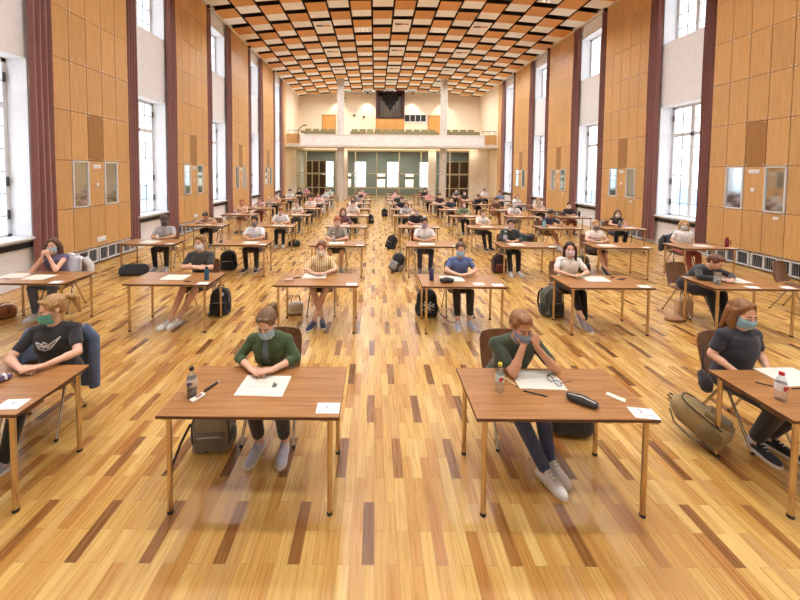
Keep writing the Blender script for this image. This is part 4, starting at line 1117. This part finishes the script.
def pencil_case(x, y, z, rz, L, w, h, col, label, stripe_c=None):
    m = MB(); m.cap((-L/2+h*.5, 0, h*.46), (L/2-h*.5, 0, h*.46), h*.46, h*.44); m.box((0, 0, h*.42), (L*.86, w, h*.74), bevel=h*.3); m.ell((0, .0, h*.8), (L*.28, w*.3, h*.3))
    me = fuse(m, .006, 5, 'pencil_case'); o = obj('pencil_case', me, fab(*col, .5), None, (x, y, z), (0, 0, rz)); tag(o, label, 'pencil case')
    m = MB(); m.tube([(-L*.40, -w*.30, h*.86), (0, -w*.22, h*1.0), (L*.40, -w*.30, h*.86)], .0035, 6); bld('zipper', m, M['steel'] if not stripe_c else pl(*stripe_c), o)
    m = MB(); m.tube([(L*.44, -w*.2, h*.7), (L*.5, -w*.35, h*.5)], .003, 6); bld('zip_pull', m, M['steel'], o)
    if stripe_c:
        for q in (-.25, 0, .25):
            m = MB(); m.tube([(q*L, -w*.52, h*.3), (q*L, -w*.4, h*.75), (q*L, 0, h*.96), (q*L, w*.4, h*.75)], .009, 6); bld('stripe', m, pl(*stripe_c), o)
    return o
def eraser(x, y, z, rz, d, col, label, name='eraser'):
    m = MB(); m.box((0, 0, d[2]/2), d, bevel=min(d)*.25); o = bld(name, m, pl(*col), None, (x, y, z), (0, 0, rz)); tag(o, label, 'stationery'); return o
T0 = TH
# front row, woman in the green cardigan
bottle(-1.37, 2.61, T0, .225, .036, 'dark cola bottle with paper label and black cap on front row table', (34, 18, 14), .36, (206, 196, 186), (34, 28, 28))
o = eraser(-1.315, 2.585, T0, R(62), (.105, .05, .014), (236, 230, 216), 'white tissue pack beside the cola bottle', 'tissue_pack'); m = MB(); m.box((.01, 0, .0145), (.05, .03, .002)); bld('print', m, pl(170, 120, 110), o)
pen((-1.30, 2.66), (-1.24, 2.79), T0, (30, 30, 32), 'thick black and white marker beyond the tissue pack', .009, (230, 228, 224), 'marker')
p = paper(-.87, 2.75, T0, R(-2), 'white exam sheet with small dark emblem before woman in dark green cardigan')
m = MB(); m.box((.085, .0, .0026), (.035, .05, .001)); m.box((.07, .035, .0026), (.015, .012, .001)); bld('emblem', m, pl(92, 92, 88), p)
m = MB()
for yy, a, b in ((-.022, -.14, .04), (.05, -.1, .0), (.03, -.08, .02)): m.box(((a+b)/2, yy, .0026), (b-a, .003, .001))
bld('print_lines', m, pl(196, 188, 176), p)
c = card(-.325, 2.485, T0, 0, 'white seat card with letter c at corner of cardigan woman\'s table'); text(c, 'c', .06, (-.005, .015, .0018)); m = MB(); m.box((.01, -.03, .0019), (.1, .003, .0004)); m.box((-.055, -.045, .0019), (.012, .006, .0004)); bld('print_lines', m, M['ink'], c)
# front row, man with his face in his hands
bottle(.985, 2.70, T0, .225, .033, 'clear water bottle with yellow cap on front row table', None, .5, (206, 222, 214), (226, 206, 60))
pen((1.075, 2.92), (1.15, 2.74), T0, (226, 212, 170), 'cream pencil lying beside the yellow capped bottle', name='pencil')
pen((1.17, 2.70), (1.33, 2.625), T0, (34, 34, 40), 'black ballpoint pen lying in front of the exam sheet', .005)
paper(1.35, 2.86, T0+.0, R(-3), 'white exam sheet under the black framed spectacles')
gl = empty('spectacles', (1.46, 2.80, T0+.003), R(-62)); tag(gl, 'black framed spectacles lying on a white exam sheet', 'glasses')
for sx in (-1, 1):
    m = MB(); m.tube([(sx*.035+.028*math.cos(t), 0+.004*math.cos(t), .022+.021*math.sin(t)) for t in [q*PI/8 for q in range(17)]], .0026, 6); rim = bld('rim', m, M['black'], gl)
    m = MB(); m.lathe([(.0265, -.0006), (.0265, .0006)], n=18); l = bld('lens', m, M['glass'], rim, (sx*.035, 0, .022), (R(90), 0, 0))
    m = MB(); m.tube([(sx*.064, 0, .034), (sx*.066, .09, .03), (sx*.062, .135, .008)], .0024, 6); bld('temple', m, M['black'], gl)
m = MB(); m.tube([(-.008, 0, .026), (0, -.003, .03), (.008, 0, .026)], .0024, 6); bld('bridge', m, M['black'], gl)
pencil_case(1.545, 2.555, T0, R(-40), .225, .075, .062, (34, 33, 36), 'black pencil case on the table of man in dark green tee')
eraser(1.845, 2.63, T0, R(-48), (.125, .045, .008), (236, 226, 206), 'cream paper slip beyond the seat card, front row', 'paper_slip')
c = card(1.925, 2.455, T0, R(-8), 'white seat card with digit 2 at corner of front row table'); text(c, '2', .055, (-.01, .02, .0018)); m = MB(); m.box((.02, -.02, .0019), (.09, .003, .0004)); m.box((-.03, -.035, .0019), (.05, .003, .0004)); bld('print_lines', m, M['ink'], c)
# front row, woman in navy tee
bottle(3.085, 2.62, T0, .215, .034, 'clear water bottle with red cap and red printed label', None, .5, (232, 226, 230), (196, 36, 50))
pen((3.13, 2.84), (3.29, 2.735), T0, (52, 42, 40), 'dark pencil behind the red capped bottle', name='pencil')
paper(3.53, 2.93, T0, R(2), 'white exam sheet before the woman in navy tee')
pen((3.33, 2.755), (3.47, 2.765), T0, (30, 32, 34), 'black pen along the exam sheet of woman in navy tee', .004)
# front row, woman in black tee
pencil_case(-3.0, 2.74, T0, R(65), .22, .07, .055, (96, 70, 110), 'purple pencil case with white stripes at left edge', (232, 228, 236))
c = card(-2.615, 2.50, T0, R(4), 'white seat card at table corner of woman in black tee'); text(c, 'c', .05, (0, .015, .0018))
paper(-3.25, 2.62, T0, R(3), 'white exam sheet before the woman in black tee')
# second row
paper(-5.28, 5.53, T0, R(-2), 'white exam sheet before the woman with curly hair'); paper(-5.72, 5.60, T0, R(8), 'second white sheet beside curly haired woman, nearer the window', 'white exam sheets on the tables')
pen((-5.76, 5.44), (-5.62, 5.40), T0, (34, 34, 38), 'black pen on the table of curly haired woman'); card(-4.80, 5.29, T0, 0, 'white seat card on table of curly haired woman')
flask(-2.61, 5.46, T0, .21, .036, (52, 96, 124), (30, 30, 34), 'blue metal drink flask on table of man in charcoal tee')
paper(-3.16, 5.58, T0, R(-1), 'white exam sheet before the man in charcoal tee'); pen((-2.92, 5.37), (-2.79, 5.35), T0, (40, 36, 44), 'dark pen before the man in charcoal tee', .007); card(-2.58, 5.285, T0, 0, 'white seat card on table of man in charcoal tee')
paper(-.97, 5.72, T0, R(0), 'white exam sheet before the woman in yellow stripes')
eraser(-1.32, 5.44, T0, R(6), (.13, .055, .03), (222, 196, 186), 'pale pink pencil box before woman in yellow stripes', 'pencil_box'); pen((-1.28, 5.55), (-1.17, 5.60), T0, (30, 30, 34), 'black pen beyond the pale pink pencil box', .008)
card(-.34, 5.30, T0, 0, 'white seat card on table of woman in yellow stripes')
flask(.90, 5.52, T0, .20, .036, (66, 52, 110), (40, 40, 50), 'purple drink flask on table of woman in blue tee', False)
pencil_case(1.12, 5.41, T0, R(2), .24, .10, .085, (36, 36, 36), 'dark boxy pencil case beside the purple flask')
paper(1.24, 5.62, T0, R(-2), 'white exam sheet before the woman in blue tee'); card(1.87, 5.31, T0, 0, 'white seat card at table corner of woman in blue tee'); card(1.60, 5.36, T0, R(6), 'second white card beside seat card of woman in blue tee')
paper(3.57, 5.66, T0, R(-2), 'white exam sheet before the woman with pink mask'); card(4.08, 5.30, T0, 0, 'white seat card on table of woman with pink mask')
for i, (a, b, cc, nm) in enumerate((((3.86, 5.72), (3.95, 5.75), (30, 30, 36), 'black'), ((3.98, 5.68), (4.08, 5.66), (120, 60, 50), 'brown'), ((3.90, 5.64), (4.0, 5.60), (50, 60, 110), 'blue'))): pen(a, b, T0, cc, nm+' pen beside exam sheet of woman with pink mask', .008)
m = MB(); m.lathe([(.045, 0), (.05, .01), (.05, .11), (.042, .125), (.042, .15), (.038, .15), (.038, .125), (.045, .11), (.045, .012)], n=20, cap=False); o = bld('glass_jar', m, M['glass'], None, (5.34, 5.46, T0)); tag(o, 'clear glass jar on second row table by the wall', 'jar')
m = MB(); m.lathe([(.043, .012), (.044, .07), (.001, .07)], n=16); bld('water', m, pl(150, 160, 168, .1), o)
m = MB(); m.lathe([(.045, .148), (.045, .175), (.04, .178)], n=16); bld('lid', m, M['steel'], o)
paper(5.78, 5.64, T0, R(-6), 'white exam sheet beside the glass jar'); card(6.25, 5.30, T0, R(2), 'white seat card at table corner of slumped person'); card(5.72, 5.30, T0, R(-4), 'second white card before the slumped person')
# third row and beyond
bottle(-1.0, 8.52, T0, .24, .036, 'clear water bottle before the red-haired person', None, .5, (226, 230, 236), (226, 226, 230))
bottle(3.16, 8.52, T0, .30, .042, 'large clear water bottle before man in dark jacket', None, .5, (196, 206, 226), (226, 230, 236))
bottle(-3.62, 8.30, T0, .22, .036, 'half empty dark bottle on table of man in white tee', (50, 40, 36), .25, None, (200, 200, 200))
flask(8.30, 8.30, T0, .23, .042, (122, 30, 44), (90, 24, 34), 'dark red tumbler with handle on table of blond woman', False, 'tumbler', 'tumbler')
m = MB(); m.tube([(8.335, 8.30, T0+.16), (8.385, 8.30, T0+.15), (8.385, 8.30, T0+.06), (8.335, 8.30, T0+.05)], .008, 8); o = bld('handle', m, pl(122, 30, 44)); o.parent = bpy.data.objects['tumbler']; o.matrix_parent_inverse = Matrix.Translation((-8.30, -8.30, -T0))
flask(5.27, 10.98, T0, .22, .045, (150, 200, 214), (150, 200, 214), 'pale blue drink flask in the fourth row', False)
bottle(7.66, 11.06, T0, .22, .04, 'bottle with dark drink in front of person in navy vest', (44, 40, 52), .4, None, (226, 226, 230))
flask(7.98, 13.80, T0, .24, .04, (36, 36, 40), (30, 30, 30), 'black drink flask beside person with black headband', False)


# ------------------------------------------------------------------ bags, jackets
def backpack(x, y, rz, w, h, d, c1, c2, label, lean=(0, 0), z=0):
    m = MB(); m.box((0, 0, h*.44), (w, d, h*.88), bevel=min(w, d)*.36, seg=3); m.ell((0, .0, h*.80), (w*.44, d*.44, h*.20)); m.box((0, -d*.05, h*.1), (w*1.02, d*1.05, h*.2), bevel=min(w, d)*.2)
    me = fuse(m, .014, 6, 'backpack'); o = obj('backpack', me, fab(*c1), None, (x, y, z), Euler((R(lean[0]), R(lean[1]), rz)))
    tag(o, label, 'bag')
    m = MB(); m.box((0, -d*.52, h*.30), (w*.74, d*.28, h*.42), bevel=d*.1, seg=3); bld('front_pocket', m, fab(*c2), o)
    m = MB(); m.tube([(-w*.3, -d*.665, h*.46), (0, -d*.675, h*.47), (w*.3, -d*.665, h*.46)], .005, 6); bld('zipper', m, M['steel'], o)
    m = MB(); m.tube([(-.05, 0, h*.95), (-.045, 0, h*1.05), (.045, 0, h*1.05), (.05, 0, h*.95)], .009, 8); bld('handle', m, fab(*c2), o)
    m = MB(); P_ = [(w*.47*math.copysign(abs(math.cos(t))**.6, math.cos(t)), -d*.40, h*.46+h*.44*math.copysign(abs(math.sin(t))**.6, math.sin(t))) for t in [q*PI/16 for q in range(33)]]; m.tube(P_, .007, 6); bld('piping', m, fab(*[int(v*.55) for v in c2]), o)
    for sx in (-1, 1):
        m = MB(); m.tube([(sx*w*.26, d*.35, h*.9), (sx*w*.36, d*.62, h*.72), (sx*w*.40, d*.66, h*.4), (sx*w*.42, d*.42, h*.08)], [(.024, .006)]*4, 8, flat=(1, 0, 0)); bld('shoulder_strap', m, fab(*c2), o)
        m = MB(); m.ell((sx*w*.5, 0, h*.25), (w*.09, d*.32, h*.2)); bld('side_pocket', m, fab(*c2), o)
    return o
b = backpack(3.09, 3.0, R(40), .30, .44, .22, (142, 118, 74), (116, 94, 56), 'khaki backpack lying beside chair of woman in navy tee', (-62, 8), .115)
b = backpack(-1.42, 3.08, R(6), .33, .40, .20, (136, 128, 114), (106, 100, 92), 'pale grey backpack under table of woman in dark green cardigan', (6, 0))
m = MB(); m.tube([(-.15, -.10, .30), (-.21, -.16, .18), (-.26, -.24, .03), (-.36, -.36, .01)], [(.014, .005)]*4, 8); bld('loose_strap', m, fab(52, 40, 36), b)
b = backpack(-2.62, 5.95, R(8), .30, .46, .20, (38, 38, 42), (28, 28, 32), 'black backpack under table of man in charcoal tee', (-8, 0))
m = MB(); m.lathe([(.03, 0), (.03, .006)], n=16); bld('badge', m, pl(214, 214, 214), b, (.06, -.16, .36), (R(90), 0, 0))
b = backpack(.90, 5.98, R(-4), .34, .46, .22, (34, 34, 38), (40, 40, 44), 'black backpack with white pattern under table of woman in blue tee', (-6, 0))
for q in range(6):
    m = MB(); t0_ = q*PI/6; m.tube([(-.11*math.cos(t0_)+.02*math.sin(t0_*3), -.195, .19+.10*math.sin(t0_)*(1 if q % 2 else -1)), (0, -.20, .19+.03*math.cos(q*2)), (.11*math.cos(t0_), -.195, .19-.10*math.sin(t0_)*(1 if q % 2 else -1))], .006, 6); bld('white_pattern', m, pl(226, 226, 226), b)
m = MB(); m.tube([(.15, -.05, .25), (.22, -.15, .06), (.34, -.36, .012), (.50, -.44, .01)], [(.014, .005)]*4, 8); bld('loose_strap', m, fab(34, 34, 38), b)
b = backpack(3.06, 6.02, R(12), .36, .50, .24, (84, 88, 76), (46, 46, 44), 'grey green backpack under table of woman with pink mask', (-6, 2))
backpack(-3.62, 8.72, R(6), .36, .48, .22, (34, 36, 38), (26, 26, 30), 'black backpack under table of man with grey mask')
backpack(.50, 8.70, R(-50), .30, .46, .22, (40, 38, 40), (150, 148, 146), 'dark backpack by the aisle beside man with lilac mask', (-18, 10))
backpack(.48, 11.25, R(-40), .30, .44, .22, (32, 32, 34), (44, 44, 46), 'black backpack by the aisle beside man in black polo', (-18, 8))
backpack(3.06, 8.62, R(4), .32, .46, .20, (58, 44, 44), (104, 52, 50), 'dark backpack with red edge beside man in dark jacket')
backpack(5.20, 8.72, R(20), .30, .42, .20, (92, 84, 52), (56, 50, 40), 'olive brown backpack beside person in pale striped top', (-12, 0))
backpack(4.85, 11.6, R(0), .30, .44, .20, (46, 76, 76), (36, 52, 54), 'teal backpack beside person leaning low, fourth row')
backpack(.55, 19.3, R(20), .30, .44, .2, (34, 34, 36), (44, 44, 46), 'black backpack by the aisle, seventh row', (-10, 0))
backpack(-.2, 16.6, R(20), .30, .44, .2, (34, 34, 36), (44, 44, 46), 'black backpack by the aisle, sixth row', (-10, 0))
def duffel(x, y, rz, L, r, c, label, name='sports_bag', z=0):
    m = MB(); m.cap((-L/2+r, 0, r*.85), (L/2-r, 0, r*.85), r*.86, r*.86); m.box((0, 0, r*.7), (L*.9, r*1.7, r*1.3), bevel=r*.4, seg=3)
    o = obj(name, fuse(m, .016, 6, name), fab(*c), None, (x, y, z), (0, 0, rz)); tag(o, label, 'bag')
    m = MB(); m.tube([(-L*.40, 0, r*1.70), (L*.40, 0, r*1.70)], .006, 6); bld('zipper', m, M['steel'], o)
    for sy in (-1, 1):
        m = MB(); m.tube([(-L*.2, sy*r*.8, r*.6), (-L*.16, sy*r*.7, r*1.7), (0, sy*r*.35, r*2.0), (L*.16, sy*r*.7, r*1.7), (L*.2, sy*r*.8, r*.6)], [(.014, .005)]*5, 8); bld('handle', m, fab(28, 28, 32), o)
    return o
duffel(-5.60, 8.18, R(12), .66, .15, (54, 54, 64), 'dark sports bag on the floor before man in baseball cap')
duffel(1.86, 3.28, R(-6), .42, .15, (44, 42, 50), 'dark shoulder bag under table of man in dark green tee')
duffel(5.42, 12.35, R(14), .55, .17, (34, 33, 36), 'black bag on the floor behind the pale blue flask')
duffel(-2.60, 11.45, R(6), .42, .12, (44, 40, 42), 'dark bag beside brown-haired person, fourth row')
duffel(-6.06, 5.72, R(40), .34, .13, (140, 84, 44), 'tan brown bag at left edge by the window wall')
m = MB(); m.box((0, 0, .11), (.26, .14, .22), bevel=.05, seg=3); o = obj('handbag', fuse(m, .012, 4, 'handbag'), fab(206, 196, 184), None, (-1.34, 5.98, 0), (0, 0, R(8))); tag(o, 'small pale handbag under table of woman in yellow stripes', 'bag')
for sy in (-1, 1):
    m = MB(); m.tube([(-.08, sy*.04, .2), (-.06, sy*.03, .31), (.06, sy*.03, .31), (.08, sy*.04, .2)], .006, 6); bld('handle', m, fab(60, 52, 48), o)
m = MB(); m.box((0, -.07, .12), (.10, .012, .08), bevel=.004); bld('clasp', m, M['steel'], o)
m = MB(); m.box((0, 0, .16), (.24, .13, .32), bevel=.03, seg=2); m.box((0, 0, .29), (.2, .09, .1), bevel=.02); o = obj('tote_bag', fuse(m, .012, 3, 'tote'), fab(186, 152, 112), None, (5.30, 5.98, 0), (0, 0, R(-14))); tag(o, 'tan tote bag on the floor beside slumped person', 'bag')
m = MB(); m.tube([(-.07, 0, .3), (-.05, 0, .42), (.05, 0, .42), (.07, 0, .3)], .007, 6); bld('handle', m, fab(150, 116, 82), o)
m = MB(); m.ell((0, 0, .035), (.17, .11, .035), n=16); m.ell((.06, .02, .05), (.08, .07, .03)); o = obj('folded_scarf', fuse(m, .01, 3, 'scarf'), fab(150, 104, 66), None, (5.02, 5.84, 0), (0, 0, R(10))); tag(o, 'brown cloth bundle on the floor beside the tan tote', 'cloth')
def jacket(x, y, rz, c, label, low=.34, w=.25, tilt=0):
    # hangs over a chair back: shoulders on the top edge, body behind, sleeves at the sides
    m = MB()
    def fn(u, v):
        a = 2*u-1
        if v < .25: t = v/.25; yy, zz = .175+.05*t, .60+.25*t
        elif v < .4: t = (v-.25)/.15; ang = PI*t; yy, zz = .27-.045*math.cos(ang)+.01*t, .855+.035*math.sin(ang)
        else: t = (v-.4)/.6; yy, zz = .33+.05*t+.02*math.sin(t*7+u*5), .855-(.855-low)*t
        return (a*(w+.03*v)*(1-.1*abs(a)**4), yy-.03*a*a+.012*math.sin(u*17+v*4), zz - .05*a*a)
    m.sheet(fn, 22, 26, .018)
    me = fuse(m, .011, 3, 'jacket'); o = obj('jacket', me, fab(*c), None, (x, y, 0), (0, 0, rz)); tag(o, label, 'jacket')
    for sx in (-1, 1):
        m = MB(); m.tube([(sx*w*.86, .29, .83), (sx*(w+.045), .31, .68), (sx*(w+.055), .30, .50), (sx*(w+.05), .31, low-.03)], [.05, .062, .055, .05], 12); bld('sleeve', m, fab(*c), o)
    m = MB(); m.tube([(-w*.4, .235, .885), (0, .29, .91), (w*.4, .235, .885)], [.02, .026, .02], 8); bld('collar', m, fab(*[min(255, int(q*1.12)) for q in c]), o)
    return o
def jk(k, c, label, **kw):
    ch_ = CHX.get(k, (0, 0, 0)); w_ = WHO.get(k); tx = COLX[k[0]]+w_[2]+ch_[0]; y = ROWY[int(k[1:])]+TD+.255+ch_[1]
    return jacket(tx, y, R(w_[3]), c, label, **kw)
jk('B1', (80, 96, 124), 'blue denim jacket hung on chair of woman in black tee', low=.2)
jk('A2', (222, 222, 226), 'white jacket hung on chair of woman with curly hair', low=.5)
m = MB(); m.ell((0, 0, 0), (.05, .06, .085)); m.ell((.03, .02, -.05), (.045, .05, .05)); m.ell((.0, .03, .05), (.035, .05, .06))
o = obj('pouch', fuse(m, .009, 3, 'pouch'), fab(46, 42, 48), None, (3.07, 3.2, .52)); tag(o, 'dark pouch hanging from chair of woman in navy tee', 'bag')
m = MB(); m.tube([(.0, 0.04, .10), (.06, .10, .22), (.12, .16, .30)], .006, 6); bld('strap', m, fab(36, 34, 38), o)
jk('G3', (62, 68, 76), 'dark jacket hung on chair of blond woman in white tee', low=.45)
jk('B7', (236, 238, 240), 'long white coat hung on a chair, seventh row', low=.12, w=.2)
jk('E7', (232, 232, 230), 'white coat hung on a chair near right column, seventh row', low=.15, w=.2)
# printed drawing on the black tee
pr_o = [o_ for o_ in C.objects if o_.get('label', '').startswith('Woman in black tee')]
if pr_o:
    po = pr_o[0]; tp = [c_ for c_ in po.children if c_.name.startswith('top')][0]
    from mathutils.bvhtree import BVHTree
    bmx = bmesh.new(); bmx.from_mesh(tp.data); bv = BVHTree.FromBMesh(bmx)
    m = MB()
    def stroke(pts, r=.005):
        out = []
        for x_, z_ in pts:
            h = bv.ray_cast(V((x_, -1, z_)), V((0, 1, 0)))
            if h[0]: out.append(h[0]+V((0, -.002, 0)))
        if len(out) > 1: m.tube(out, r, 6)
    sm_ = lambda A, n=6: [(A[i][0]+(A[i+1][0]-A[i][0])*t/n, A[i][1]+(A[i+1][1]-A[i][1])*t/n) for i in range(len(A)-1) for t in range(n)]+[A[-1]]
    for A in ([(-.09, .90), (-.07, .84), (-.02, .82), (.03, .84), (.09, .93)], [(-.09, .90), (-.05, .885), (-.01, .86), (.03, .885), (.09, .93)], [(-.06, .85), (-.03, .90), (.0, .88)], [(-.07, .87), (.0, .845), (.05, .875)], [(-.04, .83), (-.01, .87), (.02, .85)]): stroke(sm_(A))
    bmx.free(); bld('shirt_print', m, pl(206, 206, 206), tp)

cg = [o_ for o_ in C.objects if o_.get('label', '').startswith('Woman in dark green')]
if cg:
    tp = [c_ for c_ in cg[0].children if c_.name.startswith('cardigan')][0]
    bmx = bmesh.new(); bmx.from_mesh(tp.data); bv = BVHTree.FromBMesh(bmx)
    m = MB(); rows = []
    for i in range(14):
        z_ = 1.005-.255*i/13; hw = .022+.022*i/13; row = []
        for j_ in range(7):
            h = bv.ray_cast(V((-.01+hw*(j_/3-1), -1, z_)), V((0, 1, 0)))
            row.append(h[0]+V((0, -.004, 0)) if h[0] else None)
        if all(r_ is not None for r_ in row): rows.append(row)
    for a_, b_ in zip(rows, rows[1:]):
        for j_ in range(6): m.quad([a_[j_], a_[j_+1], b_[j_+1], b_[j_]])
    bld('shirt_front', m, fab(98, 116, 126), tp, ang=80)
    for sx in (0, 6):
        m = MB(); m.tube([r_[sx]+V((0, -.002, 0)) for r_ in rows], .006, 6); bld('cardigan_edge', m, fab(58, 76, 42), tp)
    bmx.free()

# ------------------------------------------------------------------ daylight, camera, exposure
wd = bpy.data.worlds.new('World'); SC.world = wd; wd.use_nodes = True
nt = wd.node_tree; bg = nt.nodes['Background']
tc = node(nt, 'ShaderNodeTexCoord'); sp = node(nt, 'ShaderNodeSeparateXYZ'); nt.links.new(tc.outputs['Generated'], sp.inputs[0])
nt.links.new(ramp(nt, sp.outputs[2], [(.0, (.94, .97, 1, 1)), (.25, (.96, .98, 1, 1)), (1, (.86, .93, 1, 1))]), bg.inputs[0])
bg.inputs[1].default_value = 4.2
for s, xw in ((-1, XL), (1, XR)):                       # the window openings guide the daylight in
    for k in range(-2, 4):
        a, b = far(k)+.42, near(k+1)-.42
        for z0, z1 in ((.98, 4.75), (6.9, 8.85)):
            ld = bpy.data.lights.new('daylight', 'AREA'); ld.shape = 'RECTANGLE'; ld.size = b-a; ld.size_y = z1-z0
            ld.cycles.is_portal = True
            lo = bpy.data.objects.new('daylight_opening', ld); C.objects.link(lo)
            lo.location = (xw+s*.73, (a+b)/2, (z0+z1)/2); lo.rotation_euler = (R(90), 0, R(-90*s*-1) if False else (R(90) if s > 0 else R(-90)))
cd = bpy.data.cameras.new('camera'); cam = bpy.data.objects.new('camera', cd); C.objects.link(cam)
cd.sensor_width = 36; cd.sensor_fit = 'HORIZONTAL'; cd.lens = 36*355/800
cd.shift_x = 25/800; cd.shift_y = -113/800; cd.clip_start = .05; cd.clip_end = 2000
cam.matrix_world = Matrix.Translation((0, 0, 2.45)) @ Matrix.Rotation(R(90-2.5), 4, 'X') @ Matrix.Rotation(R(.45), 4, 'Z')
SC.camera = cam
vs = SC.view_settings; vs.view_transform = 'Standard'; vs.look = 'None'; vs.gamma = 1; vs.use_curve_mapping = False
vs.exposure = -0.46
